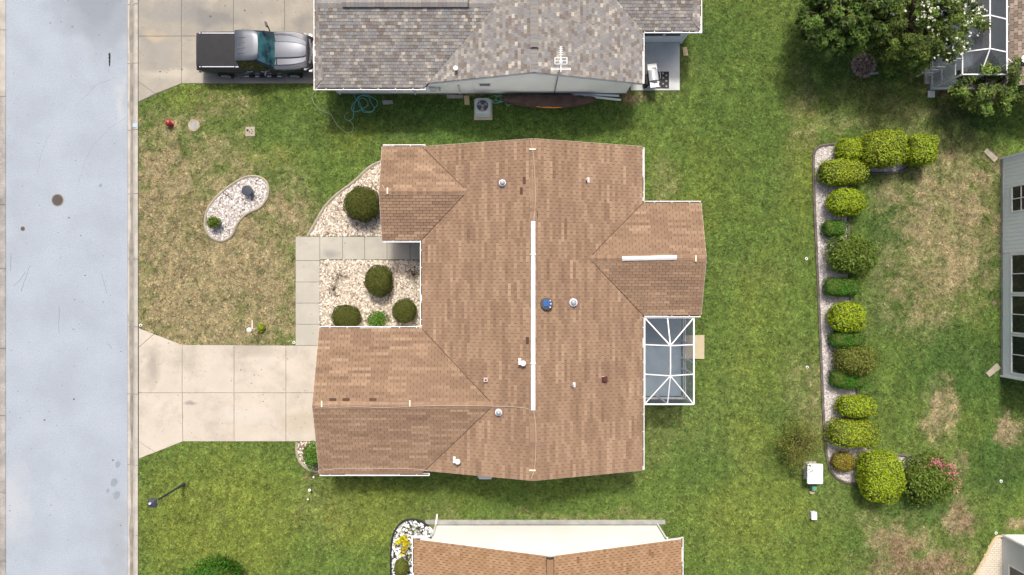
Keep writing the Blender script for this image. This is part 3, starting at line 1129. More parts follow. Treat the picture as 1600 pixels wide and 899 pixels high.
# drip edge / fascia along the rakes
for nm, pts in (('rake_trim', [(HX0, HY1, EZ), (HXR, HY1, HZR), (HX1, HY1, EZ)]), ('rake_trim', [(HX0 + .1, HY0, EZ + .03), (HXR, HY0, HZR), (HX1, HY0, EZ)]),
                ('rake_trim', [(GA[0], GA[1], EZ), (GA[0], GYR, GZR), (GA[0], GA[2], EZ)]), ('rake_trim', [(NWG[0], NWG[1], EZ), (NWG[0], NYR, NZR), (NWG[0], NWG[2], EZ)]),
                ('rake_trim', [(EG[0], EG[1], EZ), (EG[0], EYR, EZR), (EG[0], EG[2], EZ)])):
    t = MB()
    for a, b in zip(pts[:-1], pts[1:]):
        t.bar((a[0], a[1], a[2] - .10), (b[0], b[1], b[2] - .10), .035, .15)
    t.build(nm, m_walltan, house)
gz = EZ - .015
gutter(house, (NWG[0] + .05, NWG[1] + .002, gz), (-4.1, NWG[1] + .002, gz), (0, 1), .7, 1)
gutter(house, (NWG[0] + .05, NWG[2] - .002, gz), (HX0 - .13, NWG[2] - .002, gz), (0, -1), .6, 2)
gutter(house, (HX0 - .002, NWG[2] - .02, gz), (HX0 - .002, GA[1] + .14, gz), (-1, 0), .3, 3)
gutter(house, (GA[0] + .03, GA[1] + .002, gz), (HX0 - .13, GA[1] + .002, gz), (0, 1), .45, 4)
gutter(house, (GA[0] + .03, GA[2] - .002, gz), (-3.9, GA[2] - .002, gz), (0, -1), .7, 5)
gutter(house, (HX1 + .002, HY1 - .05, gz), (HX1 + .002, EG[1] + .14, gz), (1, 0), .6, 6)
gutter(house, (HX1 + .13, EG[1] + .002, gz), (EG[0] - .03, EG[1] + .002, gz), (0, 1), .6, 7)
gutter(house, (HX1 + .13, EG[2] - .002, gz), (EG[0] - .03, EG[2] - .002, gz), (0, -1), .3, 8)
gutter(house, (HX1 + .002, EG[2] - .14, gz), (HX1 + .002, HY0 + .05, gz), (1, 0), .5, 9)
for x, y in ((-5.95, NWG[1] - .16), (HX1 - .2, HY1 - .5), (GA[0] + .4, GA[2] - .05), (HX1 - .2, HY0 + .5)):
    MB().tube([(x, y, EZ - .12), (x, y, .12), (x + .05, y + (.15 if y > 0 else -.15), .05)], .04, 8).build('downspout', m_white, house)


# roof furniture ------------------------------------------------------------
def roofz(x, y):
    z = HZR - abs(x - HXR) * SL
    if x < HXR:
        z = max(z, GZR - abs(y - GYR) * SL if GA[2] < y < GA[1] else 0, NZR - abs(y - NYR) * SL if NWG[2] < y < NWG[1] else 0)
    else:
        z = max(z, EZR - abs(y - EYR) * SL if EG[2] < y < EG[1] else 0)
    return z


def onroof(px, py, h0=3.8):
    h = h0
    for _ in range(6):
        x, y = G(px, py, h)
        h = roofz(x, y) + .12
    x, y = G(px, py, h)
    return x, y, roofz(x, y)


def vent_strip(name, a, b, half, parent, slope=SL):
    a, b = Vector(a), Vector(b)
    d = (b - a).normalized()
    s = Vector((-d.y, d.x, 0))
    prof = [(-half, -half * slope + .012), (-half, -half * slope + .07), (-half * .4, .085 - half * .4 * slope * .6), (0, .10), (half * .4, .085 - half * .4 * slope * .6), (half, -half * slope + .07), (half, -half * slope + .012)]
    mb = MB()
    mb.loft([[tuple(p + s * q[0] + Vector((0, 0, q[1]))) for q in prof] for p in (a, b)])
    return mb.build(name, m_white, parent)


y0 = G(0, 641, HZR)[1]; y1 = G(0, 346, HZR)[1]
ym_ = G(0, 568, HZR)[1]
rv = vent_strip('ridge_vent', (HXR - .01, y0, HZR), (HXR - .01, y1, HZR), .095, house)
for yy in (ym_, G(0, 398, HZR)[1]):
    MB().box(HXR - .13, HXR + .11, yy - .03, yy + .03, HZR + .02, HZR + .115, .01).build('joint_strap', m_white, rv)
vent_strip('ridge_vent', (G(972, 0, EZR)[0], EYR - .02, EZR), (G(1057, 0, EZR)[0], EYR + .03, EZR), .10, house)


def sun_tube(px, py, r_=.19):
    x, y, z = onroof(px, py)
    mb = MB()
    mb.lathe([(r_ * 1.0, -.08), (r_ * .98, .10), (r_ * .92, .15), (r_ * .80, .16)], (x, y, z), 20)
    o = mb.build('sun_tube', m_trimw, house, smooth=40)
    mb = MB()
    mb.lathe([(r_ * .74, .16), (r_ * .72, .19), (r_ * .58, .235), (r_ * .32, .265), (r_ * .05, .275)], (x, y, z), 20)
    mb.build('dome', m_dome, o, smooth=60)
    sl = SL if x < HXR else -SL
    mb = MB()
    q = r_ * 1.6
    mb.add([(x + dx, y + dy, z + (dx * sl) + .024) for dx, dy in ((-q, -q), (q, -q), (q, q), (-q, q))] + [(x + dx, y + dy, z + (dx * sl) + .012) for dx, dy in ((-q, -q), (q, -q), (q, q), (-q, q))],
           [(0, 1, 2, 3), (0, 4, 5, 1), (1, 5, 6, 2), (2, 6, 7, 3), (3, 7, 4, 0)])
    mb.build('flashing', m_pinkdark, o)


m_pinkdark = M('brown_flashing', (.20, .125, .095), (.17, .105, .08), scale=6, rough=.8)
sun_tube(785, 286, .16)
sun_tube(896, 473, .19)
sun_tube(779, 645, .16)
# solar attic fan
x, y, z = onroof(854, 475)
fan = MB().lathe([(.27, -.08), (.27, .10), (.25, .16), (.16, .17)], (x, y, z), 24).build('solar_fan', m_darkmetal, house, smooth=40)
MB().lathe([(.27, .162), (.28, .175), (.265, .20), (.02, .215)], (x, y, z), 24).build('fan_hood', m_darkmetal, fan, smooth=40)
for i in range(3):
    for j in range(3):
        cx, cy = x - .13 + i * .09, y - .10 + j * .085
        MB().box(cx, cx + .082, cy, cy + .077, z + .2, z + .225).build('solar_cell', m_solar, fan)
for dx, dy in ((.16, .14), (.19, 0), (.16, -.15)):
    MB().box(x + dx - .03, x + dx + .03, y + dy - .03, y + dy + .03, z + .19, z + .222, .01).build('fan_bracket', m_util2, fan)
# square vents
x, y, z = onroof(759, 594)
sv = MB().box(x - .10, x + .10, y - .10, y + .10, z - .06, z + .15, .02).build('square_vent', m_pinkmetal, house)
MB().lathe([(.045, .15), (.045, .154), (.02, .155)], (x, y, z), 12).build('vent_hole', m_black, sv)
x, y, z = onroof(945, 593)
sv = MB().box(x - .12, x + .12, y - .12, y + .12, z - .08, z + .17, .02).build('square_vent', m_redvent, house)
MB().box(x - .13, x - .02, y + .122, y + .14, z + .0, z + .06).build('vent_lip', m_trimw, sv)


def goose(px, py):
    """white wireless box and dish-shaped cap on a short stand"""
    x, y, z = onroof(px, py)
    st = MB().tube([(x, y, z - .05), (x, y, z + .20)], .05, 10).build('roof_stack', m_white, house)
    MB().lathe([(.085, .18), (.13, .22), (.13, .30), (.09, .34), (.02, .345)], (x + .04, y - .02, z), 14).build('stack_cap', m_white, st, smooth=50)
    MB().box(x - .17, x - .06, y - .08, y + .21, z + .18, z + .27, .012).build('stack_hood', m_white, st)


goose(816, 567)
goose(714, 720)
for px, py in ((917, 281), (895, 602)):
    x, y, z = onroof(px, py)
    p = MB().tube([(x, y, z - .05), (x, y, z + .26)], .045, 10).build('vent_pipe', m_ventgrey, house)
    MB().box(x - .0, x + .13, y - .11, y + .11, z + .0, z + .018).build('flashing', m_util2, p)
    MB().lathe([(.03, .26), (.03, .262)], (x, y, z), 8).build('vent_hole', m_black, p)


def cable(pts, name='lightning_cable', rad=.010):
    q = []
    for px, py in pts:
        x, y, z = onroof(px, py)
        q.append((x, y, z + .045))
    mb = MB()
    mb.tube(smooth_line(q, 2), rad, 5)
    return mb.build(name, m_cable, house)


cable([(829, 218.5), (830, 224), (833, 234), (835, 260), (837, 300), (836, 330), (834, 345)])
cable([(833, 642), (836, 652), (838, 680), (837, 715), (835, 737), (830, 749)])
cable([(490, 640), (495, 636), (520, 637.5), (560, 636), (600, 638), (640, 635.5), (700, 634), (760, 635), (800, 636), (820, 638), (829, 641)])
cable([(597, 288), (600, 296), (606, 300)])
cable([(501, 728), (506, 735), (530, 733), (600, 733.5), (650, 733), (668, 737)])
cable([(820, 565), (827, 564)])
cable([(717, 724), (717, 738)])
for px, py, vert in ((832, 233, 0), (832, 736, 0), (605, 298, 1), (502, 632, 1), (640, 631, 1), (1088, 404, 1)):
    x, y, z = onroof(px, py)
    a, b = (.145, .03) if not vert else (.03, .145)
    MB().box(x - a, x + a, y - b, y + b, z + .012, z + .062, .006).build('cable_clip', m_clip, house)
# hooded box on the side wall
x, y = G(758, 747, 1.75)
MB().prism([(x - .36, HY0 + .21), (x + .36, HY0 + .21), (x + .36, -9.16), (x + .28, -9.26), (x - .28, -9.26), (x - .36, -9.16)], 1.60, 1.74, .03).build('wall_hood', m_util2, house)

# ------------------------------------------------------------------ screened porch of the brown house
LX0, LX1, LY1, LY0 = HX1 + .14, 8.60, EG[2] - .14, -5.52
LYA, LYB, LXM, LZR = -2.70, -4.10, 7.36, 2.98
porch = thing('screened_porch', 'white framed screened porch with hipped mesh roof behind the brown house', 'porch', ((LX0 + LX1) / 2, (LY0 + LY1) / 2, 0))
fl = MB().prism([(HX1 - .34, LY0 + .02), (LX1 - .03, LY0 + .02), (LX1 - .03, EG[2] + .29), (HX1 - .34, EG[2] + .29)], -.1, .07)
fl.build('floor', m_lanai, porch)
nogrow([(HX1 - .34, LY0), (LX1, LY0), (LX1, EG[2] + .3), (HX1 - .34, EG[2] + .3)])
LE = 2.38
corners = dict(nw=(LX0, LY1, LE), ne=(LX1, LY1, LE), se=(LX1, LY0, LE), sw=(LX0, LY0, LE))
ra, rb = (LXM, LYA, LZR), (LXM, LYB, LZR)
beams = [(corners['nw'], corners['ne']), (corners['ne'], corners['se']), (corners['se'], corners['sw']), (corners['sw'], corners['nw']),
         (ra, rb), (corners['nw'], ra), (corners['ne'], ra), (corners['se'], rb), (corners['sw'], rb),
         (((LX0 + LX1) / 2 - .08, LY1, LE), ra), (((LX0 + LX1) / 2 - .08, LY0, LE), rb),
         ((LX0, LYA, LE), ra), ((LX1, LYA, LE), ra), ((LX0, LYB, LE), rb), ((LX1, LYB, LE), rb)]
for i, (a, b) in enumerate(beams):
    w = .066 if i < 4 else .05
    MB().bar(a, b, w, w).build('beam', m_white, porch)
for x, y in ((LX1, LY1), (LX1, LYA), (LX1, LYB), (LX1, LY0), ((LX0 + LX1) / 2 - .08, LY0), (LX0, LY0), (LX1, -3.55)):
    MB().box(x - .04, x + .04, y - .04, y + .04, .07, LE - .044).build('post', m_white, porch)
for z in (.46, .82):
    for a, b in (((LX1, LY1 - .05, z), (LX1, LY0 + .05, z)), ((LX1 - .05, LY0, z), (LX0 + .05, LY0, z))):
        MB().bar(a, b, .05, .06).build('rail', m_white, porch)
mid = ((LX0 + LX1) / 2 - .08)
panes = [[corners['nw'], (mid, LY1, LE), ra], [(mid, LY1, LE), corners['ne'], ra], [corners['ne'], (LX1, LYA, LE), ra], [(LX1, LYA, LE), (LX1, LYB, LE), rb, ra],
         [(LX1, LYB, LE), corners['se'], rb], [corners['se'], (mid, LY0, LE), rb], [(mid, LY0, LE), corners['sw'], rb], [corners['sw'], (LX0, LYB, LE), rb],
         [(LX0, LYB, LE), (LX0, LYA, LE), ra, rb], [(LX0, LYA, LE), corners['nw'], ra]]
for p in panes:
    MB().add(p, [tuple(range(len(p)))]).build('screen_pane', m_screen, porch)
ys_ = [LY1, LYA, -3.55, LYB, LY0]
for a, b in zip(ys_[:-1], ys_[1:]):
    for z0, z1 in ((.12, .43), (.49, .79), (.85, LE - .06)):
        MB().add([(LX1, a - .04, z0), (LX1, b + .04, z0), (LX1, b + .04, z1), (LX1, a - .04, z1)], [(0, 1, 2, 3)]).build('screen_pane', m_screen, porch)
for a, b in ((LX0, mid), (mid, LX1)):
    MB().add([(a + .04, LY0, .12), (b - .04, LY0, .12), (b - .04, LY0, LE - .06), (a + .04, LY0, LE - .06)], [(0, 1, 2, 3)]).build('screen_pane', m_screen, porch)
p = GP([(1060, 524), (1100, 524), (1100, 561), (1060, 561)])
p = [(LX1 + .045, p[2][1]), (p[1][0], p[2][1]), (p[1][0], p[0][1]), (LX1 + .045, p[0][1])]
nogrow(p)
tag(MB().prism(p, -.05, .085, .012).build('doorstep', M('sandy_concrete', (.46, .395, .26), (.41, .35, .23), scale=3, rough=.9, grain=.08)), 'plain beige concrete doorstep outside the screened porch', 'step')

# ================================================================== the house with grey multi-tone shingles
NX0, NX1, NY0 = -4.14, 6.13, 9.62
NXR = (NX0 + NX1) / 2
NZ = EZ + SL * (NX1 - NX0) / 2
NY1 = 24.5
WW = (-9.24, 9.44, 16.4)         # west wing: x, south eave, north eave
EW = (8.85, 12.13, 17.4)
nhouse = thing('house', 'pale blue house with mottled grey shingles and a rooftop antenna mast', 'house', (NXR, 16, 0))
wall = MB()
WY = 9.84
wall.box(NX0 + .3, NX1 - .35, WY, NY1 - .3, 0, EZ - .16)
tri = [(NX0 + .3, EZ - .16), (NX1 - .35, EZ - .16), (NX1 - .35, EZ - .09), (NXR, NZ - .2), (NX0 + .3, EZ - .09)]
wall.loft([[(a, WY, b) for a, b in tri], [(a, WY + .14, b) for a, b in tri]])
wall.box(WW[0] + .4, NX0 + .31, WY - .002, WW[2] - .3, 0, EZ - .165)
wall.box(NX1 - .36, EW[0] - .3, EW[1] + .33, EW[2] - .3, 0, EZ - .165)
wall.build('wall', m_wallblue, nhouse)
MB().box(WW[0] + .38, EW[0] - 3.0, WY - .022, WY - .006, .0, .16).build('plinth', m_found, nhouse)
for px in (700, 742, 864):
    x = G(px, 0)[0]
    MB().box(x - .03, x + .03, WY - .016, WY - .002, .16, zroof(x, NZ, NXR) - .28 if px > 663 else 2.2).build('wall_trim', m_siding, nhouse)
window(nhouse, *sorted((G(749, 0, 1.6)[0], G(766, 0, 1.6)[0])), 1.42, 1.80, 'S', WY, (1, 2))
window(nhouse, 6.5, 7.45, .9, 1.95, 'S', EW[1] + .33, (1, 1))
window(nhouse, 7.55, 8.3, .9, 1.95, 'S', EW[1] + .33, (1, 1))
MB().box(EW[0] - .34, EW[0] - .24, EW[1] + .25, EW[1] + .36, .0, EZ - .15).build('corner_post', m_siding, nhouse)
MB().box(WW[0] + .36, WW[0] + .40, 10.5, 15.4, .05, 2.15, .01).build('garage_door', m_trimw, nhouse)
deck = MB()
roof_solid(deck, NX0, NX1, NY0, NY1, EZ, 'Y')
wing_deck(deck, WW[0] + .45, NX0, WW[1], WW[2], EZ - .002, -.028)
wing_deck(deck, EW[0] - .45, NX1, EW[1], EW[2], EZ - .002, -.026)


def hip_skirt(deck, xo, xi, y0, y1, z):
    """narrow hipped skirt under a gablet"""
    dz = abs(xi - xo) * SL
    d = abs(xi - xo)
    for a, b in ((-.03, -.17),):
        deck.add([(xo, y0, z + a), (xo, y1, z + a), (xi, y1 - d, z + a + dz), (xi, y0 + d, z + a + dz),
                  (xo, y0, z + b), (xo, y1, z + b), (xi, y1 - d, z + b + dz), (xi, y0 + d, z + b + dz),
                  (xi, y0, z + a), (xi, y1, z + a), (xi, y0, z + b), (xi, y1, z + b)],
                 [(0, 3, 2, 1), (4, 5, 6, 7), (0, 1, 5, 4), (0, 8, 3), (1, 2, 9), (0, 4, 10, 8), (1, 9, 11, 5)])


hip_skirt(deck, WW[0], WW[0] + .46, WW[1], WW[2], EZ)
hip_skirt(deck, EW[0], EW[0] - .46, EW[1], EW[2], EZ)
nroof = deck.build('roof', m_deckgrey, nhouse)


def tone_grey(w, r, k, seed, rnd):
    t = rnd.random()
    if rnd.random() < .30: t = .3 + .25 * rnd.random()
    return t


S2 = Shingles(.195, .145, tone_grey, gap=.006, butt=.02, head=.005)
NV = (NX1 - NX0) / 2 * KS - .01
trimmed_plane(S2, (NX0, NY0, EZ), (0, 1, 0), (1, 0, SL), NY1 - NY0, NV, [((WW[1] + WW[2]) / 2 - NY0, (WW[2] - WW[1]) / 2)], 103)
trimmed_plane(S2, (NX1, NY0, EZ), (0, 1, 0), (-1, 0, SL), NY1 - NY0, NV, [((EW[1] + EW[2]) / 2 - NY0, (EW[2] - EW[1]) / 2)], 105)
for (xo, ya, yb, xv, sg, sd) in ((WW[0], WW[1], WW[2], NX0, 1, 111), (EW[0], EW[1], EW[2], NX1, -1, 121)):
    hw = (yb - ya) / 2
    h = hw * KS
    L_ = abs(xv - xo)
    c = .46
    for yy, vy in ((ya, 1), (yb, -1)):
        S2.plane((xo, yy, EZ), (sg, 0, 0), (0, vy, SL), [(0, -.03), (L_ - .02, -.03), (L_ + c - .02, c * KS), (c, c * KS)], sd)
        S2.plane((xo, yy, EZ), (sg, 0, 0), (0, vy, SL), [(c - .08, c * KS), (L_ + c - .02, c * KS), (L_ + hw - .02, h), (c - .08, h)], sd)
    S2.plane((xo, ya, EZ), (0, 1, 0), (sg, 0, SL), [(0, -.03), (yb - ya, -.03), (yb - ya - c, c * KS), (c, c * KS)], sd + 5)
S2.build(nroof, m_greyroof, 300)
WYR = (WW[1] + WW[2]) / 2; WZR = EZ + SL * (WW[2] - WW[1]) / 2
ridge_caps((NXR, NY0, NZ), (NXR, 18.0, NZ), nroof, m_greyroof, [.35, .45, .5, .55], step=.17, seed=5)
ridge_caps((WW[0] + .4, WYR, WZR), (NX0 + (WW[2] - WW[1]) / 2, WYR, WZR), nroof, m_greyroof, [.35, .45, .5, .58], step=.17, seed=6)


def shingle_vent(a, b, half=.17, par=None, mat=None, dk=None):
    a, b = Vector(a), Vector(b)
    d = (b - a).normalized(); s = Vector((-d.y, d.x, 0))
    mb = MB()
    prof = [(-half, -half * SL + .02), (-half, -half * SL + .085), (0, .10), (half, -half * SL + .085), (half, -half * SL + .02)]
    mb.loft([[tuple(p + s * q[0] + Vector((0, 0, q[1]))) for q in prof] for p in (a, b)])
    o = mb.build('ridge_vent', dk or m_deckgrey, par or nhouse)
    L_ = (b - a).length
    n = int(L_ / .19)
    for i in range(n):
        p0 = a + d * (i * .19); p1 = a + d * (i * .19 + .184)
        c = MB()
        hc = half + (.01 if par is None else -.025)
        pr = [(-hc, -half * SL + .087), (0, .106), (hc, -half * SL + .087), (hc, -half * SL + .10), (0, .122), (-hc, -half * SL + .10)]
        c.loft([[tuple(p + s * q[0] + Vector((0, 0, q[1]))) for q in pr] for p in (p0, p1)])
        oo = c.build('ridge_cap', mat or m_greyroof, o)
        at = oo.data.attributes.new('tone', 'FLOAT', 'FACE')
        t = random.choice([.35, .42, .5, .56, .6])
        for q in at.data: q.value = t


shingle_vent((NXR, G(0, 75, NZ)[1], NZ), (NXR, 15.6, NZ))
shingle_vent((G(535, 0, WZR)[0], WYR, WZR), (G(733, 0, WZR)[0], WYR, WZR))
for pts in ([(NX0 + .2, NY0, EZ + .05), (NXR, NY0, NZ), (NX1, NY0, EZ)],):
    t = MB()
    for a, b in zip(pts[:-1], pts[1:]):
        t.bar((a[0], a[1] + .001, a[2] - .10), (b[0], b[1] + .001, b[2] - .10), .035, .15)
    t.build('rake_trim', m_wallgrey, nhouse)
gutter(nhouse, (WW[0], WW[1] - .002, gz), (NX0 + .05, WW[1] - .002, gz), (0, -1), .7, 21)
gutter(nhouse, (WW[0] - .002, WW[1] - .11, gz), (WW[0] - .002, WW[2], gz), (-1, 0), .4, 22)
gutter(nhouse, (NX1 + .002, NY0 + .02, gz), (NX1 + .002, EW[1] - .14, gz), (1, 0), .5, 23)
gutter(nhouse, (NX1 + .13, EW[1] - .002, gz), (EW[0], EW[1] - .002, gz), (0, -1), .85, 24)
gutter(nhouse, (EW[0] + .002, EW[1] - .11, gz), (EW[0] + .002, EW[2], gz), (1, 0), .4, 25)
x, y = -9.0, 9.42
MB().tube([(x, y, EZ - .1), (x + .05, y + .1, EZ - .25), (x + .3, y + .38, EZ - .5), (x + .3, y + .38, .1)], .045, 8).build('downspout', m_white, nhouse)
# vent pipe
x, y = G(711, 103, 3.6)
zz = zroof(x, NZ, NXR)
p = MB().tube([(x, y, zz - .05), (x, y, zz + .25)], .05, 10).build('vent_pipe', m_steel, nhouse)
MB().lathe([(.08, .23), (.11, .27), (.02, .31)], (x, y, zz), 12).build('vent_cap', m_white, p, smooth=40)
# meter boxes and conduits on the side wall
for px, w, z0, z1 in ((650, .05, .2, .9), (680, .3, .8, 1.3), (690, .12, .9, 1.2), (720, .06, .3, 1.6)):
    x = G(px, 0)[0]
    MB().box(x - w / 2, x + w / 2, WY - .12, WY - .024, z0, z1, .012).build('wall_box', m_wallgrey, nhouse)

# antenna mast
ax, ay = 2.12, WY - .10
ant = thing('antenna', 'spiky rooftop television antenna on a thin mast by the gable wall', 'antenna', (ax, ay, 0))
MB().tube([(ax, ay, 0), (ax, ay, 5.15)], .022, 8).build('mast', m_darkmetal, ant)
MB().bar((ax, ay - .38, 5.1), (ax, ay + .72, 5.12), .035).build('boom', m_white, ant)
for k, (dy, hw) in enumerate(((-.30, .42), (-.24, .42), (-.06, .27), (.08, .27), (.22, .27), (.34, .09), (.43, .09), (.52, .08), (.60, .08), (.68, .07))):
    MB().bar((ax - hw, ay + dy, 5.14), (ax + hw, ay + dy, 5.14), .02).build('element', m_white, ant)
for sx in (-1, 1):
    MB().bar((ax + sx * .26, ay - .06, 5.15), (ax + sx * .26, ay + .22, 5.15), .03).build('element', m_white, ant)
    MB().bar((ax + sx * .41, ay - .31, 5.15), (ax + sx * .41, ay - .23, 5.15), .03).build('element', m_white, ant)
MB().box(ax - .06, ax + .06, ay - .03, ay + .12, 5.03, 5.16, .01).build('amplifier', m_util2, ant)

# ================================================================== the house with caramel shingles and a white gable wall
SX0, SX1, SY1 = -4.60, 7.97, -11.86
SXR = (SX0 + SX1) / 2
SZR = EZ + SL * (SX1 - SX0) / 2
shouse = thing('house', 'caramel shingled house showing its bare white gable wall', 'house', (SXR, -19, 0))
SWY = SY1 - .18
wall = MB()
wall.box(SX0 + .75, SX1 - .65, -26, SWY, 0.0, EZ - .16)
tri = [(SX0 + .75, EZ - .16), (SX1 - .65, EZ - .16), (SX1 - .65, EZ + .08), (SXR, SZR - .2), (SX0 + .75, EZ + .11)]
wall.loft([[(a, SWY, b) for a, b in tri], [(a, SWY - .14, b) for a, b in tri]])
wall.build('wall', m_wallw, shouse)
MB().box(SX0 + .72, SX1 - .6, SWY + .004, SWY + .022, 0, .17).build('plinth', m_found, shouse)
MB().box(SX0 + .2, SX1 - .2, SWY + .25, SWY + .023, -.05, .03).build('footing', m_found, shouse)
nogrow([(SX0 + .2, SWY + .25), (SX1 - .2, SWY + .25), (SX1 - .2, -30), (SX0 + .2, -30)])
deck = MB()
roof_solid(deck, SX0, SX1, -26.4, SY1, EZ, 'Y')
sroof = deck.build('roof', m_deck, shouse)


def tone_car(w, r, k, seed, rnd):
    t = .52 + .34 * (rnd.random() - .5)
    if rnd.random() < .10: t -= .2
    return min(max(t, .02), 1)


S3 = Shingles(.235, .145, tone_car, gap=.022, butt=.026, head=.004)
h = (SX1 - SX0) / 2 * KS - .01
S3.plane((SX0, -26.4, EZ), (0, 1, 0), (1, 0, SL), [(0, -.03), (26.4 + SY1, -.03), (26.4 + SY1, h), (0, h)], 203)
S3.plane((SX1, -26.4, EZ), (0, 1, 0), (-1, 0, SL), [(0, -.03), (26.4 + SY1, -.03), (26.4 + SY1, h), (0, h)], 205)
S3.build(sroof, m_brownroof2, 300)
shingle_vent((SXR, -19, SZR), (SXR, SY1, SZR), .17, shouse, m_brownroof2, m_darksoil)
MB().add([(SXR + a, SY1 + .004, SZR + b) for a, b in ((-.18, -.06), (.18, -.06), (.18, .045), (0, .115), (-.18, .045))], [(0, 1, 2, 3, 4)]).build('vent_end', m_walltan, shouse)
t = MB()
for a, b in (((SX0 + .3, SY1, EZ + .1), (SXR, SY1, SZR)), ((SXR, SY1, SZR), (SX1, SY1, EZ))):
    t.bar((a[0], a[1] + .001, a[2] - .09), (b[0], b[1] + .001, b[2] - .09), .035, .14)
t.build('rake_trim', m_trimw, shouse)
gutter(shouse, (SX0 - .002, SY1 + .05, gz), (SX0 - .002, -24, gz), (-1, 0), .55, 31)
gutter(shouse, (SX1 + .002, SY1 + .05, gz), (SX1 + .002, -24, gz), (1, 0), .55, 32)
gutter(shouse, (SX0 - .11, SY1 + .02, gz), (SX0 + .62, SY1 + .02, gz), (0, 1), .0, 33)
x = SX0 + .70
MB().tube([(x - .02, SY1 + .09, EZ - .12), (x + .02, SY1 + .0, 2.0), (x + .06, SWY + .09, 1.6), (x + .06, SWY + .09, .2), (x + .08, SWY + .30, .09), (x + .1, SWY + .55, .06)], .045, 8).build('downspout', m_white, shouse)
MB().tube([(SX1 - .62, SY1 + .02, EZ - .1), (SX1 - .60, SWY + .07, 2.0), (SX1 - .60, SWY + .07, .1)], .04, 8).build('downspout', m_white, shouse)

# ================================================================== houses along the right
ex, ey0, ey1 = 24.84, -4.47, 6.53
ehouse = thing('house', 'pale blue sided house with three big dark screened windows', 'house', (ex + 5, 1, 0))
wall = MB()
wall.box(ex + .03, ex + 12, ey0, ey1, 0, 2.5)
# vertical siding boards
y = ey0
while y < ey1 - .01:
    y2 = min(y + .20, ey1)
    wall.box(ex + .006, ex + .032, y + .006, y2 - .006, .14, 2.5)
    y = y2
wall.build('wall', m_siding, ehouse)
MB().box(ex - .02, ex + .02, ey0 - .02, ey1 + .02, 0, .14).build('plinth', m_found, ehouse)
MB().box(ex - .06, ex + .03, ey0 - .06, ey0 + .03, 0, 2.45).build('corner_trim', m_white, ehouse)
MB().box(ex - .06, ex + .03, ey1 - .03, ey1 + .06, 0, 2.45).build('corner_trim', m_white, ehouse)
MB().box(ex - .02, ex + .005, 1.72, 1.80, .14, 2.45).build('wall_trim', m_trimw, ehouse)
for a, b in ((-4.22, -2.40), (-2.22, -.42), (-.24, 1.60)):
    window(ehouse, a, b, .78, 2.2, 'W', ex + .006, (2, 1), depth=.05)
window(ehouse, 3.78, 4.98, .80, 2.0, 'W', ex + .006, (2, 2), depth=.045)
deck = MB()
roof_solid(deck, ex - .05, ex + 12.4, ey0 - .15, ey1 + .15, 2.6, 'Y')
ero = deck.build('roof', m_deckgrey, ehouse)
S5 = Shingles(.26, .15, lambda w, r, k, s, rnd: rnd.random(), gap=.014)
S5.plane((ex - .05, ey0 - .15, 2.6), (0, 1, 0), (1, 0, SL), [(0, -.03), (ey1 - ey0 + .3, -.03), (ey1 - ey0 + .3, 6.55), (0, 6.55)], 401)
S5.build(ero, m_greyroof, 0)
for (px, py, rz) in ((1547, 243, -.75), (1551, 579, .7)):
    x, y = G(px, py)
    o = MB().prism([(-.38, -.13), (.38, -.16), (.38, .16), (-.38, .13)], 0.0, .07, .015).build('splash_block', m_edging, None)
    o.location = (x, y, 0.0)
    o.rotation_euler = (0, 0, rz)
    tag(o, 'beige splash block at the ' + ('upper corner of the wall with small window' if py < 400 else 'corner next to the big dark screened windows'), 'splash block')

gx, gy = G(1565.5, 836)
ghouse = thing('house', 'house corner with grey shaded side beside the cream paver path', 'house', (gx + 4, gy - 5, 0))
MB().box(gx, gx + 10, gy - 12, gy, 0, 2.5).build('wall', m_wallgrey, ghouse)  # grey colour stands in for shade on the west side
MB().box(gx + .12, gx + 9.9, gy + .002, gy + .02, .0, 2.5).build('lit_wall', m_wallw, ghouse)  # white plate paints the north face as the sunlit side
MB().box(gx - .03, gx + .06, gy - .06, gy + .03, 0, 2.5).build('corner_trim', m_trimw, ghouse)
window(ghouse, gy - 2.4, gy - 1.35, .55, 1.8, 'W', gx, (2, 1))
deck = MB()
roof_solid(deck, gx - .1, gx + 10.3, gy - 12.2, gy + .12, 2.62, 'Y')
gro = deck.build('roof', m_deckgrey, ghouse)
S6 = Shingles(.26, .15, lambda w, r, k, s, rnd: rnd.random(), gap=.014)
S6.plane((gx - .1, gy - 12.2, 2.62), (0, 1, 0), (1, 0, SL), [(0, -.03), (12.32, -.03), (12.32, 5.45), (0, 5.45)], 411)
S6.build(gro, m_tanroof, 0)
# paver path with a curved kerb
pth = smooth_line([G(1566, 838), G(1556, 838), G(1548, 850), G(1540, 868), G(1528, 888), G(1518, 910), G(1508, 940)], 3)
path_poly = pth + [G(1570, 940)]
nogrow(path_poly)
path = sheet('path', path_poly, .012, m_joint, kind='structure')
pts = []
mb = MB()
xs0, ys0 = min(p[0] for p in path_poly), min(p[1] for p in path_poly)
PV = []
for i in range(24):
    for j in range(36):
        x, y = xs0 + i * .21 + (j % 2) * .105, ys0 + j * .108
        if in_poly(np.array([x - .09, x + .09, x]), np.array([y, y, y]), path_poly).sum() >= 2:
            PV.append((x, y))
pm = MB().box(-.1, .1, -.048, .048, -.01, .02, .006)
pme = None
for x, y in PV[:300]:
    if pme is None:
        o = pm.build('paver', m_paver, path); pme = o.data
    else:
        o = bpy.data.objects.new('paver', pme); o.parent = path; link(o)
    o.location = (x, y, .014)
MB().tube([(p[0], p[1], .03) for p in pth], .065, 8).build('path_edging', m_sand, path)

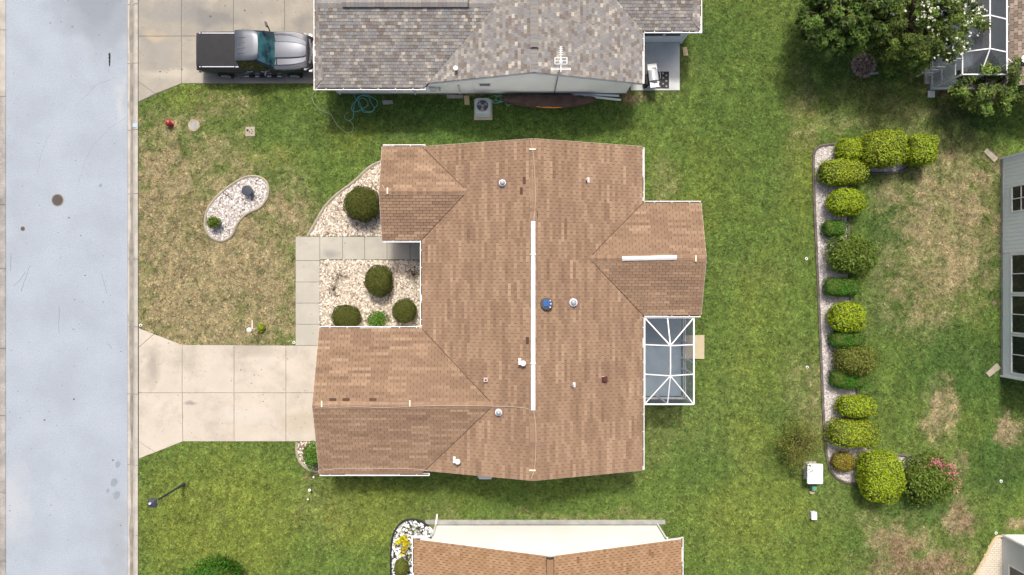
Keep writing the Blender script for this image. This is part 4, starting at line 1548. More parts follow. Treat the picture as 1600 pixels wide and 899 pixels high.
# the sand-roofed house with the pool cage, top right
cx, cyS = G(1454, 140)
cage_e = G(1578, 0, 2.5)[0]
nehouse = thing('house', 'sand shingled house behind the flowering tree and its screen cage', 'house', (cage_e + 5, 15, 0))
MB().box(cage_e + .35, cage_e + 9, 9.9, 24, 0, 2.35).build('wall', m_walltan, nehouse)
deck = MB()
roof_solid(deck, cage_e, cage_e + 9.3, 9.5, 24.3, 2.5, 'Y')
nero = deck.build('roof', m_deckgrey, nehouse)
S4 = Shingles(.26, .16, lambda w, r, k, s, rnd: rnd.random(), gap=.02)
S4.plane((cage_e, 9.5, 2.5), (0, 1, 0), (1, 0, SL), [(0, -.03), (14.8, -.03), (14.8, 4.89), (0, 4.89)], 301)
S4.build(nero, m_tanroof, 120)
gutter(nehouse, (cage_e - .002, 9.5, 2.485), (cage_e - .002, 24, 2.485), (-1, 0), .5, 41)
x, y = G(1596, 98, 2.9)
rd = MB().tube([(x, y, 2.6), (x, y, 3.05)], .03, 8).build('dish_stand', m_darkmetal, nehouse)
MB().lathe([(.02, .0), (.14, .05), (.2, .12)], (x + .02, y + .1, 3.02), 14).build('dish', m_white, rd, smooth=50)
MB().tube([(x - .02, y, 2.72), (x - .3, y + .12, 2.66), (x - .42, y + .26, 2.62)], .02, 6).build('dish_arm', m_white, rd)

cage = thing('screen_cage', 'tall white framed screen cage with dark mesh beside the flowering tree', 'screen cage', ((cx + cage_e) / 2, 12, 0))
ce = cage_e - .13
CY1 = 20.0
CR = 2.95
cm = G(1546.5, 0, CR)[0]
c_ra, c_rb = (cm, cyS + 1.05, CR), (cm, CY1 - 1.2, CR)
CE = 2.46
b_ = [((cx, cyS, CE), (cx, CY1, CE)), ((cx, cyS, CE), (ce, cyS, CE)), ((ce, cyS, CE), (ce, CY1, CE)), (c_ra, c_rb), ((cm - .1, cyS, CE), c_ra)]
yy = cyS + 1.05
while yy < CY1 - 1.3:
    b_ += [((cx, yy, CE), (cm, yy, CR)), ((ce, yy, CE), (cm, yy, CR))]
    yy += 1.55
for a, b in b_:
    MB().bar(a, b, .055, .055).build('beam', m_white, cage)
yy = cyS
while yy < CY1:
    MB().box(cx - .04, cx + .04, yy - .04, yy + .04, 0, CE - .042).build('post', m_white, cage)
    yy += 1.55
for xx in (cm, ce):
    MB().box(xx - .04, xx + .04, cyS - .04, cyS + .04, 0, CE - .042).build('post', m_white, cage)
MB().bar((cx, cyS + .05, .10), (cx, CY1, .10), .06, .2).build('kick_plate', m_siding, cage)
MB().bar((cx + .05, cyS, .12), (ce, cyS, .12), .06, .24).build('kick_plate', m_siding, cage)
for z in (.92,):
    MB().bar((cx, cyS + .05, z), (cx, CY1, z), .05).build('rail', m_white, cage)
    MB().bar((cx + .05, cyS, z), (ce, cyS, z), .05).build('rail', m_white, cage)
def pane(par, pts, mat): MB().add(pts, [tuple(range(len(pts)))]).build('screen_pane', mat, par)
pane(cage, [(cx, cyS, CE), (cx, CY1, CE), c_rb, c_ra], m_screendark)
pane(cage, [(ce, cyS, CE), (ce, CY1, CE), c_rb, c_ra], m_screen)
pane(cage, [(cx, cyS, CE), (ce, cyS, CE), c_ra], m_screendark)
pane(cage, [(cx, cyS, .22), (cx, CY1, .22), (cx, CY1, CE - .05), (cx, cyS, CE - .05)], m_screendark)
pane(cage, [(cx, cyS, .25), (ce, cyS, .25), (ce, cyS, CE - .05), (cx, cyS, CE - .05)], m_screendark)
MB().box(cx + .04, cage_e + .34, cyS + .04, CY1, -.05, .05).build('floor', m_lanai, cage)
nogrow([(cx, cyS), (30, cyS), (30, 24), (cx, 24)])
# slatted door in the cage wall, trellis standing outside it
dy0, dy1 = cyS + .12, cyS + .95
for yy in (dy0, dy1):
    MB().bar((cx - .05, yy, .05), (cx - .05, yy, 2.05), .05).build('door_stile', m_white, cage)
for z in (.2, 1.0, 2.03):
    MB().bar((cx - .05, dy0, z), (cx - .05, dy1, z), .05).build('door_rail', m_white, cage)
for i in range(1, 8):
    yy = dy0 + (dy1 - dy0) * i / 8
    MB().bar((cx - .05, yy, .22), (cx - .05, yy, .98), .022).build('door_slat', m_util2, cage)
ta, tb = G(1433, 119.5), G(1449, 119.5)
trl = thing('trellis', 'white ladder trellis standing upright beside the screen cage', 'trellis', ((ta[0] + tb[0]) / 2, ta[1], 0))
for p in (ta, tb):
    MB().bar((p[0], p[1], 0), (p[0], p[1], 2.75), .06).build('post', m_white, trl)
for z in (.5, .95, 1.4, 1.85, 2.1, 2.35, 2.6):
    MB().bar((ta[0] - .08, ta[1] + .035, z), (tb[0] + .08, tb[1] + .035, z), .05).build('rung', m_white, trl)
for yy in (.25, .5):
    MB().bar((tb[0], tb[1] + .03, 2.55), (tb[0] + .02, tb[1] + yy + .1, 2.55), .045).build('bracket', m_white, trl)
st = MB()
st.box(cx - .34, cx - .08, cyS + .25, cyS + .95, -.02, .10, .01)
o = st.build('step', m_walk)
tag(o, 'low concrete step outside the slatted cage door', 'step')
o = MB().box(cx - .16, cx + .18, cyS - .42, cyS - .08, -.02, .09, .02).build('splash_block', m_util2)
tag(o, 'small grey splash block at the foot of the screen cage', 'splash block')

# ------------------------------------------------------------------ house footprints keep turf out
for x0_, x1_, y0_, y1_ in ((HX0 + .3, HX1 - .3, HY0 + .2, HY1 - .2), (GA[0] + .2, HX0 + 1, GA[2] + .25, GA[1] - .25), (NWG[0] + .2, HX0 + 1, NWG[2] + .25, NWG[1] - .25),
                           (HX1 - 1, EG[0] - .2, EG[2] + .25, EG[1] - .25), (NX0, NX1 - .3, WY, 30), (WW[0] + .4, NX0 + 1, WY, 30), (NX1 - 1, EW[0] - .3, EW[1] + .3, 30),
                           (ex, 50, ey0, ey1), (gx, 50, -40, gy)):
    nogrow([(x0_, y0_), (x1_, y0_), (x1_, y1_), (x0_, y1_)])


# ------------------------------------------------------------------ planting beds: soil sheet, stones, edging
def stones(name, poly, mat, base_mat, dens, size, z=.012, hole=None, edge_in=.0, seed=1, kind='stuff'):
    nogrow(poly)
    root = sheet(name, poly, z, base_mat, kind='structure')
    xs = np.array([p[0] for p in poly]); ys = np.array([p[1] for p in poly])
    A = abs(area(poly))
    rng = np.random.default_rng(seed)
    bx = (xs.max() - xs.min()) * (ys.max() - ys.min())
    n = int(dens * bx)
    x = rng.uniform(xs.min(), xs.max(), n); y = rng.uniform(ys.min(), ys.max(), n)
    ok = in_poly(x, y, poly)
    if hole is not None: ok &= ~hole(x, y)
    x, y = x[ok], y[ok]
    n = len(x)
    base = np.array([[1, 0, 0], [.5, .8, .1], [-.5, .85, -.1], [-1, 0, .1], [-.5, -.8, 0], [.55, -.85, .1], [.1, .05, 1.0], [0, 0, -.6]], float)
    fac = [(0, 1, 6), (1, 2, 6), (2, 3, 6), (3, 4, 6), (4, 5, 6), (5, 0, 6)]
    s = rng.uniform(size * .55, size * 1.25, n)
    an = rng.uniform(0, 2 * PI, n)
    V = base[None] * (1 + rng.uniform(-.28, .28, (n, 8, 3)))
    V[:, :, 0] *= 1.2
    V[:, :, 2] *= .62
    V *= s[:, None, None] * .5
    ca, sa = np.cos(an)[:, None], np.sin(an)[:, None]
    X = V[:, :, 0] * ca - V[:, :, 1] * sa + x[:, None]
    Y = V[:, :, 0] * sa + V[:, :, 1] * ca + y[:, None]
    Z = V[:, :, 2] + z + s[:, None] * .16
    P = np.stack([X, Y, Z], -1).reshape(-1, 3)
    F = (np.array(fac)[None] + (np.arange(n) * 8)[:, None, None]).reshape(-1, 3)
    me = tri_mesh('stones', P, F)
    me.materials.append(mat)
    o = bpy.data.objects.new('stones', me)
    o.parent = root
    o['kind'] = 'stuff'
    link(o)
    return root


def tri_mesh(name, P, F, col=None):
    me = bpy.data.meshes.new(name)
    nv, nf = len(P), len(F)
    k = F.shape[1]
    me.vertices.add(nv)
    me.vertices.foreach_set('co', np.ascontiguousarray(P, dtype=np.float32).ravel())
    me.loops.add(nf * k)
    me.polygons.add(nf)
    me.loops.foreach_set('vertex_index', np.ascontiguousarray(F, dtype=np.int32).ravel())
    me.polygons.foreach_set('loop_start', np.arange(0, nf * k, k, dtype=np.int32))
    me.update(calc_edges=True)
    if col is not None:
        at = me.attributes.new('col', 'FLOAT_COLOR', 'POINT')
        c4 = np.ones((nv, 4), np.float32)
        c4[:, :3] = col
        at.data.foreach_set('color', c4.ravel())
    return me


def edging(name, pts, label, mat, closed=False, r_=.06, z=.03, seg=None, flat=.8):
    q = [(p[0], p[1], z) for p in pts]
    mb = MB()
    mb.tube(q, r_, 6, closed)
    o = mb.build(name, mat)
    return tag(o, label, 'edging')


kid = smooth_loop(GP([(365, 286), (392, 273), (418, 281), (421, 305), (408, 325), (386, 333), (371, 348), (362, 372), (342, 379), (322, 365), (320, 335), (335, 310)]), 3)
stones('gravel_bed', kid, m_gravelk, m_bedsoil, 260, .085, seed=21)
edging('garden_edging', kid, 'pale concrete edging around the kidney shaped gravel bed', m_edging, True, .06, .03)
nwb = smooth_line(GP([(622, 246), (596, 252), (575, 262), (556, 283), (528, 302), (507, 323), (492, 350), (481, 369)]), 3)
stones('gravel_bed', nwb + GP([(622, 369)]), m_gravelw, m_bedsoil, 230, .095, seed=22)
edging('garden_edging', nwb, 'pale concrete edging curving from the walkway to the small front gable', m_edging, False, .07, .03)
stones('gravel_bed', GP([(500.5, 407), (682, 407), (682, 519), (500.5, 519)]), m_gravelw, m_bedsoil, 230, .095, seed=23)
swb = smooth_line(GP([(464, 691), (463, 705), (468, 722), (480, 733), (492, 737), (505, 738)]), 3)
stones('gravel_bed', swb + GP([(530, 738), (530, 691)]), m_gravelw, m_mulch, 120, .09, seed=24)
edging('garden_edging', swb, 'pale concrete edging around the small bed at the garage corner', m_edging, False, .06, .03)
hb = GP([(1270, 250), (1272, 236), (1281, 228), (1300, 226), (1330, 222), (1380, 220), (1425, 220), (1432, 240), (1420, 262), (1402, 270), (1370, 271), (1345, 271), (1329, 280), (1325, 310), (1325, 420), (1331, 500),
         (1336, 580), (1341, 640), (1344, 680), (1356, 702), (1385, 710), (1420, 712), (1455, 718), (1470, 740), (1450, 762), (1400, 764), (1360, 757), (1325, 755), (1306, 748), (1294, 730), (1288, 690), (1284, 600), (1278, 450), (1272, 320)])
hbs = smooth_loop(hb, 2)
stones('gravel_bed', hbs, m_gravelg, m_bedsoilg, 330, .06, seed=25)
edging('garden_edging', hbs, 'dark weathered edging around the long bed of clipped shrubs', m_edgedark, True, .07, .035)
sb = smooth_line(GP([(612, 960), (611, 900), (611, 850), (617, 826), (634, 811), (655, 812), (670, 822)]), 3)
stones('gravel_bed', sb + GP([(686, 832), (686, 960)]), m_marble, m_darksoil, 135, .12, seed=26)
edging('garden_edging', sb, 'black edging around the white marble chip bed', m_edgeblack, False, .06, .03)
ring = [(G(1349, 103)[0] + .62 * math.cos(a) * (1 + .05 * math.sin(3 * a)), G(1349, 103)[1] + .6 * math.sin(a)) for a in np.linspace(0, 2 * PI, 28, endpoint=False)]
stones('mulch_ring', ring, m_mulch, m_darksoil, 420, .10, seed=27)
m_ringstone = M('ring_stone', (.17, .135, .12), (.25, .21, .19), scale=6, rough=.95, island=.3)
rs = thing('stone_ring', 'ring of rough grey stones around the brown mulch circle', 'stone ring', (*G(1349, 103), 0))
for k, a in enumerate(np.linspace(0, 2 * PI, 17, endpoint=False)):
    x, y = .56 * math.cos(a), .55 * math.sin(a)
    b = MB().lathe([(.07, -.02), (.10, .03), (.085, .07), (.03, .09)], (0, 0, 0), 7)
    o = b.build('stone', m_ringstone, rs, world=False)
    o.location = (x, y, 0); o.rotation_euler = (0, 0, a * 3); o.scale = (1.1, .8 + .3 * random.random(), 1)
o = MB().bar((.28, -.44, .08), (.72, -.40, .10), .10, .05).build('stick', m_found, rs, world=False)


# ------------------------------------------------------------------ shrubs and trees
def leaf_mesh(name, P, Nn, L_, W_, rng, lift=.5, mat=None, up=0.0):
    """one folded leaf quad per point"""
    n = len(P)
    Nn = Nn / np.linalg.norm(Nn, axis=1, keepdims=True)
    t = rng.normal(size=(n, 3))
    t -= Nn * (t * Nn).sum(1, keepdims=True)
    t /= np.linalg.norm(t, axis=1, keepdims=True) + 1e-9
    d = t + Nn * lift * rng.uniform(.2, 1.2, (n, 1))
    d[:, 2] += up
    d /= np.linalg.norm(d, axis=1, keepdims=True)
    s = np.cross(d, Nn)
    s /= np.linalg.norm(s, axis=1, keepdims=True) + 1e-9
    ln = L_ * rng.uniform(.65, 1.25, (n, 1))
    wd = W_ * rng.uniform(.75, 1.2, (n, 1))
    a = P - d * ln * .35
    b = P + s * wd * .5 + d * ln * .08
    c = P + d * ln * .65
    e = P - s * wd * .5 + d * ln * .08
    V = np.stack([a, b, c, e], 1).reshape(-1, 3)
    F = np.arange(n * 4).reshape(-1, 4)
    me = tri_mesh(name, V, F)
    if mat: me.materials.append(mat)
    return me


def sup_r(d, a, b, c, p):
    q = (np.abs(d[:, 0] / a) ** p + np.abs(d[:, 1] / b) ** p + np.abs(d[:, 2] / c) ** p)
    return q ** (-1.0 / p)


def lumps(d, seed, amt):
    rng = np.random.default_rng(seed)
    r_ = np.zeros(len(d))
    for k in range(9):
        v = rng.normal(size=3); v /= np.linalg.norm(v)
        f = rng.uniform(2, 6)
        r_ += np.sin(f * (d @ v) * 2 + rng.uniform(0, 6)) * amt / 4
    return 1 + r_


def shrub(label, px, py, rx, ry, H, mat, cat='shrub', p=2.2, leaf=(.11, .055), cover=2.6, seed=1, name='shrub', lump=.07, rotz=0.0, extra=None, z0=.02, lift=.6, core=.90, group=None, depth=.12, low=.0):
    hz = H * .55
    x, y = G(px, py, hz)
    k = GS * (CAM_H - hz) / CAM_H
    a, b = rx * k, ry * k
    root = thing(name, label, cat, (x, y, 0), rotz, group)
    rng = np.random.default_rng(seed)
    c = H * .5
    zc = H * .5 + low
    n = int(cover * (2 * PI * (a * b + (a + b) * c * .9)) / (leaf[0] * leaf[1] * .5) * .36)
    d = rng.normal(size=(n, 3)); d /= np.linalg.norm(d, axis=1, keepdims=True)
    r_ = sup_r(d, a, b, c, p) * lumps(d, seed, lump)
    dep = 1 - depth * rng.random(n) ** 2
    P = d * (r_ * dep)[:, None]
    g = np.stack([np.sign(d[:, 0]) * np.abs(P[:, 0] / a) ** (p - 1) / a, np.sign(d[:, 1]) * np.abs(P[:, 1] / b) ** (p - 1) / b, np.sign(d[:, 2]) * np.abs(P[:, 2] / c) ** (p - 1) / c], 1)
    g /= np.linalg.norm(g, axis=1, keepdims=True)
    g += rng.normal(size=g.shape) * .35
    P[:, 2] += zc
    ok = P[:, 2] > z0
    me = leaf_mesh('foliage', P[ok], g[ok], leaf[0], leaf[1], rng, lift, mat)
    o = bpy.data.objects.new('foliage', me); o.parent = root; link(o)
    # twiggy inside
    nu, nv = 18, 9
    vv = []
    for i in range(nv + 1):
        th = PI * i / nv
        for j in range(nu):
            ph = 2 * PI * j / nu
            dd = np.array([[math.sin(th) * math.cos(ph), math.sin(th) * math.sin(ph), math.cos(th)]])
            rr = (sup_r(dd, a, b, c, p) * lumps(dd, seed, lump))[0] * core
            q = dd[0] * rr
            vv.append((q[0], q[1], max(q[2] + zc, .015)))
    ff = [(i * nu + j, i * nu + (j + 1) % nu, (i + 1) * nu + (j + 1) % nu, (i + 1) * nu + j) for i in range(nv) for j in range(nu)]
    MB().add(vv, ff).build('twigs', m_core, root, world=False, smooth=60)
    MB().tube([(0, 0, 0), (0, 0, max(.12, H * .4))], .035, 6).build('stem', m_bark, root, world=False)
    return root, (a, b, c, zc, p, rng)


def blossoms(root, pts, mat, n, spread, leaf, seed, name='blossom'):
    rng = np.random.default_rng(seed)
    P = []
    for q in pts:
        P.append(np.array(q)[None] + rng.normal(size=(n, 3)) * spread)
    P = np.concatenate(P)
    Nn = rng.normal(size=P.shape) * .6; Nn[:, 2] += .9
    me = leaf_mesh(name, P, Nn, leaf, leaf * .8, rng, .3, mat)
    o = bpy.data.objects.new(name, me); o.parent = root; o['kind'] = 'stuff'; link(o)


# the clipped shrubs of the long bed, from its top end down
shrub('lime green clipped dome filling the corner of the long gravel bed', 1328, 234, 20, 18, 1.15, m_lf_yel, p=2.8, seed=31)
shrub('biggest gold speckled clipped shrub at the bed end by the mulch ring', 1380, 233, 35, 28, 1.75, m_lf_yel2, p=3.2, seed=32, lump=.06)
shrub('lime clipped cube alone at the outer end of the bed', 1436, 235, 21, 23, 1.55, m_lf_yel, p=4.0, seed=33)
shrub('wide gold speckled hedge block beneath the lime dome', 1317, 269, 38, 20, 1.25, m_lf_yel2, p=3.4, seed=34, lump=.06)
shrub('lime egg shaped clipped shrub between gold hedge and dark box hedge', 1322, 316, 29, 21, 1.3, m_lf_yel, p=2.5, seed=35)
shrub('smallest dark green box hedge above the loose leafy bush', 1304, 357, 18, 12, .75, m_lf_dark, p=5, seed=36, leaf=(.10, .05))
shrub('large loose leafy green bush with glossy leaves in the long bed', 1331, 399, 39, 33, 1.5, m_lf_mid, p=2.3, seed=37, leaf=(.15, .075), lump=.10, lift=.9, depth=.3, core=.75)
shrub('dark green box hedge tucked under the loose leafy bush', 1315, 449, 27, 14, .85, m_lf_dark, p=5, seed=38, leaf=(.10, .05))
shrub('bright lime clipped ball between two dark box hedges', 1324, 496, 27, 23, 1.35, m_lf_yel, p=2.8, seed=39)
shrub('dark green box hedge between lime ball and olive shrub', 1322, 530, 25, 13, .85, m_lf_dark, p=5, seed=40, leaf=(.10, .05))
shrub('olive brown tinted clipped shrub between two dark box hedges', 1337, 563, 33, 22, 1.4, m_lf_olive, p=3.0, seed=41, leaf=(.12, .06), lump=.07, depth=.25, core=.8)
shrub('dark green box hedge below the olive shrub', 1325, 592, 28, 15, .8, m_lf_dark, p=5, seed=42, leaf=(.10, .05))
shrub('lime green flat oblong hedge near the gold striped block', 1338, 635, 29, 16, 1.25, m_lf_yel, p=3.6, seed=43)
shrub('gold speckled oblong hedge with dark end above the rusty shrub', 1332, 677, 38, 21, 1.2, m_lf_yel2, p=4.5, seed=44, lump=.04)
shrub('low rusty orange and green shrub at the bend of the bed', 1318, 722, 20, 16, .6, m_lf_rust, p=2.3, seed=45, leaf=(.08, .04))
shrub('tallest lime clipped shrub next to the pink flowering bush', 1376, 745, 32, 39, 1.7, m_lf_yel, p=3.4, seed=46)
az, (a, b, c, zc, pp, rng) = shrub('wide green bush with pink blossoms beside the lime shrub', 1450, 749, 45, 40, 1.35, m_lf_mid, p=2.3, seed=47, leaf=(.15, .08), lump=.12, lift=.9, depth=.3, core=.72)
fl = []
for q in ((.05, .78), (.12, .70), (.22, .74), (.30, .66), (.38, .60), (.62, .55), (.72, .48), (.82, .30), (.86, -.10), (.10, .58), (.2, .5), (-.35, .62), (.15, .30), (.45, .35), (.88, -.42), (.48, .12), (.6, .2), (-.1, .7)):
    r2 = min(q[0] ** 2 + q[1] ** 2, .95)
    fl.append((q[0] * a, q[1] * b, zc + c * math.sqrt(1 - r2) * .95 + .05))
blossoms(az, fl[:9], m_pink, 26, .10, .075, 5)
blossoms(az, fl[9:], m_pink, 9, .07, .07, 6)

# front of the brown house
shrub('biggest round boxwood ball in the bed by the small front gable', 566, 319, 28, 28, 1.35, m_lf_ball, p=2.1, seed=51, leaf=(.07, .035), cover=3.0)
shrub('round boxwood ball standing in the middle of the square gravel court', 592, 439, 21, 25, 1.15, m_lf_ball, p=2.3, seed=52, leaf=(.07, .035), cover=3.0)
shrub('boxwood ball in the court corner where walkway meets garage', 541, 496, 23, 19, 1.05, m_lf_ball, p=2.3, seed=53, leaf=(.07, .035), cover=3.0)
shrub('fresh green leafy plant between two boxwood balls', 590, 499, 17, 13, .6, m_lf_bright, cat='plant', p=2.1, seed=54, leaf=(.13, .06), lump=.14, lift=1.0, depth=.4, core=.6, name='leafy_plant')
shrub('boxwood ball in the court corner under the main eave', 632, 486, 19, 19, 1.0, m_lf_ball, p=2.2, seed=55, leaf=(.07, .035), cover=3.0)
shrub('leafy green shrub at the garage corner beside the driveway', 489, 712, 15, 21, .9, m_lf_bright, p=2.2, seed=56, leaf=(.13, .06), lump=.12, depth=.3, core=.7)


def sparse(name, label, px, py, r_px, H, mat, n, seed, leaf=(.07, .03), cat='plant', twigs=12):
    x, y = G(px, py, H * .4)
    a = r_px * GS
    root = thing(name, label, cat, (x, y, 0))
    rng = np.random.default_rng(seed)
    mb = MB()
    tips = []
    for k in range(twigs):
        an = rng.uniform(0, 2 * PI); rr = a * rng.uniform(.4, 1)
        e = (rr * math.cos(an), rr * math.sin(an), H * rng.uniform(.5, 1))
        mb.tube([(0, 0, 0), (e[0] * .4, e[1] * .4, e[2] * .6), e], [.014, .010, .005], 5)
        tips.append(e)
    mb.build('stem', m_bark, root, world=False)
    T = np.array(tips)
    idx = rng.integers(0, len(T), n)
    P = T[idx] * rng.uniform(.45, 1.1, (n, 1)) + rng.normal(size=(n, 3)) * a * .14
    P[:, 2] = np.abs(P[:, 2]) + .01
    Nn = rng.normal(size=(n, 3)) * .6; Nn[:, 2] += .8
    me = leaf_mesh('foliage', P, Nn, leaf[0], leaf[1], rng, .3, mat)
    o = bpy.data.objects.new('foliage', me); o.parent = root; link(o)
    return root


sparse('dry_plant', 'brown withered plant near the court walkway', 529, 430, 15, .35, m_lf_dull, 90, 61)
sparse('dry_plant', 'grey green withered plant below the brown one', 522, 453, 10, .3, m_lf_dull, 60, 62)
sparse('dry_plant', 'purplish bare shrub under the main eave in the court', 646, 429, 14, .6, m_lf_dull, 160, 63, twigs=20)
sparse('young_tree', 'sparse young tree on the lawn near the white utility cabinet', 1245, 690, 36, 1.7, m_lf_olive, 2600, 64, leaf=(.11, .05), cat='tree', twigs=40)
sparse('croton', 'yellow leaved plant in the white marble chip bed', 628, 848, 13, .7, m_lf_gold, 75, 65, leaf=(.34, .13))
shrub('olive round shrub in the white marble chip bed', 627, 887, 11, 14, .7, m_lf_olive, p=2.1, seed=66, leaf=(.06, .03))
sparse('small_plant', 'tiny green plant at the rim of the marble chip bed', 645, 832, 6, .3, m_lf_olive, 60, 67)
sparse('small_plant', 'small green tuft under the eave of the caramel roof', 643, 868, 9, .5, m_lf_bright, 90, 68)
shrub('dark green round tree crown on the front lawn by the caramel house', 333, 912, 45, 36, 2.2, m_lf_dark, cat='tree', p=2.1, seed=69, leaf=(.14, .07), lump=.12, depth=.3, core=.75, name='round_tree')


def tree(name, label, px, py, r_px, H, mat, nclump, nleaf, seed, leaf=(.14, .07), stretch=(1, 1), flower=0, base=.42, fl_side=None, clump=.36):
    hz = H * .62
    x, y = G(px, py, hz)
    k = GS * (CAM_H - hz) / CAM_H
    a, b = r_px * k * stretch[0], r_px * k * stretch[1]
    root = thing(name, label, 'tree', (x, y, 0))
    rng = np.random.default_rng(seed)
    d = rng.normal(size=(nclump, 3)); d /= np.linalg.norm(d, axis=1, keepdims=True)
    r_ = rng.uniform(.35, 1.0, nclump) ** .55
    C = d * r_[:, None] * np.array([a, b, H * .36]) * lumps(d, seed, .16)[:, None]
    C[:, 2] = C[:, 2] + H * .62
    tr = MB()
    tr.tube([(0, 0, 0), (.05, .03, H * .2), (0, 0, H * base)], [.13, .10, .08], 9)
    for q in C[:26]:
        m1 = (q[0] * .35, q[1] * .35, H * base + (q[2] - H * base) * .45)
        tr.tube([(0, 0, H * base * .85), m1, tuple(q)], [.06, .035, .012], 6)
    tr.build('trunk', m_bark, root, world=False)
    per = nleaf // nclump
    out = C - np.array([0, 0, H * .5])
    out /= np.linalg.norm(out, axis=1, keepdims=True)
    P, Nn = [], []
    for q, o_ in zip(C, out):
        sp = rng.uniform(.6, 1.3) * clump
        dd = rng.normal(size=(per, 3)); dd /= np.linalg.norm(dd, axis=1, keepdims=True)
        pp = q + dd * (sp * rng.random((per, 1)) ** .45) * np.array([1, 1, .62]) + o_ * rng.random((per, 1)) * sp * .5
        P.append(pp)
        Nn.append(dd * .5 + o_ * .4 + np.array([0, 0, .7]) + rng.normal(size=(per, 3)) * .35)
    P = np.concatenate(P); Nn = np.concatenate(Nn)
    P[:, 2] = np.maximum(P[:, 2], .25)
    me = leaf_mesh('crown', P, Nn, leaf[0], leaf[1], rng, .35, m_crown)
    tone = np.repeat(rng.uniform(.5, 1.55, nclump), per)[:, None] * rng.uniform(.7, 1.3, (len(P), 1))
    c4 = np.ones((len(P) * 4, 4), np.float32)
    cc_ = np.array(mat)[None] * tone
    cc_[:, 0] *= rng.uniform(.85, 1.25, len(P))
    c4[:, :3] = np.repeat(cc_, 4, axis=0)
    me.attributes.new('col', 'FLOAT_COLOR', 'POINT').data.foreach_set('color', c4.ravel())
    o = bpy.data.objects.new('crown', me); o.parent = root; link(o)
    if flower:
        top = C[(C[:, 2] > H * .62)]
        if fl_side is not None:
            w = top @ np.array([fl_side[0], fl_side[1], 0])
            top = top[np.argsort(-w)][:max(6, int(len(top) * .75))]
        sel = top[rng.integers(0, len(top), flower)]
        sel = sel + rng.normal(size=sel.shape) * np.array([.3, .3, .05]) + np.array([0, 0, clump * .85])
        blossoms(root, sel, m_whitefl, 4, .04, .115, seed + 1)
    return root


tree('shade_tree', 'dark green tree with drooping leafy branches near the mulch ring', 1318, 18, 66, 4.6, (.072, .125, .019), 175, 21000, 71, leaf=(.20, .075), stretch=(1.08, 1.0), clump=.30)
tree('flowering_tree', 'tree dotted with white blossoms overhanging the screen cage', 1440, 24, 78, 4.8, (.105, .160, .026), 270, 27000, 72, leaf=(.17, .075), stretch=(1.05, 1.1), flower=260, fl_side=(.6, .6), clump=.29)
tree('leafy_tree', 'smaller leafy tree at the foot of the screen cage', 1551, 142, 50, 3.4, (.105, .165, .028), 95, 7600, 73, leaf=(.18, .08), stretch=(1.1, .85), clump=.27)

# ------------------------------------------------------------------ pickup truck
tx, ty = -12.68, 11.65
truck = thing('pickup_truck', 'black crew cab pickup with black bed cover parked on the driveway', 'pickup', (tx, ty, .03))


def ringp(x, w, zb, zbelt, zt, crown=.02, sh=.13):
    half = [(0, zb), (w * .86, zb), (w * .97, zb + .10), (w, zb + .28), (w * .985, zbelt - .16), (w * .94, zbelt - .03), (w - sh, zt), (w * .55, zt + crown * .7), (0, zt + crown)]
    pts = [(x, y, z) for y, z in half]
    pts += [(x, -y, z) for y, z in reversed(half[1:-1])]
    return pts


body = MB()
st = [(-2.88, .80, .55, 1.00, 1.02), (-2.83, .90, .48, 1.08, 1.10), (-2.6, .985, .46, 1.10, 1.13), (-1.6, 1.0, .44, 1.10, 1.13), (-.62, 1.0, .44, 1.09, 1.12), (.2, 1.0, .44, 1.08, 1.10), (1.0, 1.0, .44, 1.06, 1.12),
      (1.35, 1.0, .44, 1.03, 1.13), (1.9, .99, .44, 1.00, 1.10), (2.3, .965, .46, .96, 1.05), (2.55, .93, .48, .90, 1.0), (2.72, .86, .5, .84, .92), (2.80, .76, .52, .78, .84)]
body.loft([ringp(*s) for s in st])
body.build('body', m_carlow, truck, world=False, smooth=40)
# hood panel
hood = MB()
hr_ = []
for x, w, z in ((1.02, .79, 1.155), (1.3, .80, 1.165), (1.8, .77, 1.145), (2.15, .70, 1.105), (2.40, .61, 1.06), (2.54, .48, 1.02)):
    row = []
    for t, dz in ((-1, -.05), (-.9, -.004), (-.54, -.004), (-.47, .055), (-.25, .068), (0, .072), (.25, .068), (.47, .055), (.54, -.004), (.9, -.004), (1, -.05)):
        row.append((x, t * w, z + dz))
    hr_.append(row)
hood.loft(hr_, caps=False, closed=False)
hood.build('hood', m_carpaint, truck, world=False, smooth=30)
for s in (-1, 1):
    MB().loft([[(x, s * (w - .02), z), (x, s * (w + .10), z - .03), (x, s * (w + .135), z - .09)] for x, w, z in ((1.02, .82, 1.135), (1.4, .84, 1.145), (1.9, .82, 1.11), (2.25, .77, 1.07), (2.42, .70, 1.03))], caps=False, closed=False).build('fender', m_carpaint, truck, world=False, smooth=40)
# cab
cab = MB()
b0 = [(-.66, -.93, 1.09), (.95, -.93, 1.08), (1.06, -.60, 1.12), (1.10, 0, 1.13), (1.06, .60, 1.12), (.95, .93, 1.08), (-.66, .93, 1.09)]
b1 = [(-.62, -.74, 1.80), (.22, -.73, 1.80), (.36, -.50, 1.83), (.40, 0, 1.84), (.36, .50, 1.83), (.22, .73, 1.80), (-.62, .74, 1.80)]
cab.loft([b0, b1])
cab.build('cab', m_carlow, truck, world=False)
rf = MB()
for_ = []
for x, w, z in ((-.68, .70, 1.83), (-.64, .74, 1.865), (-.2, .745, 1.885), (.15, .735, 1.88), (.33, .70, 1.868), (.43, .62, 1.845)):
    for_.append([(x + .05 * (1 - t * t), t * w, z + .03 * (1 - t * t) - (.03 if abs(t) == 1 else 0)) for t in (-1, -.93, -.6, -.3, 0, .3, .6, .93, 1)])
rf.loft(for_, caps=False, closed=False)
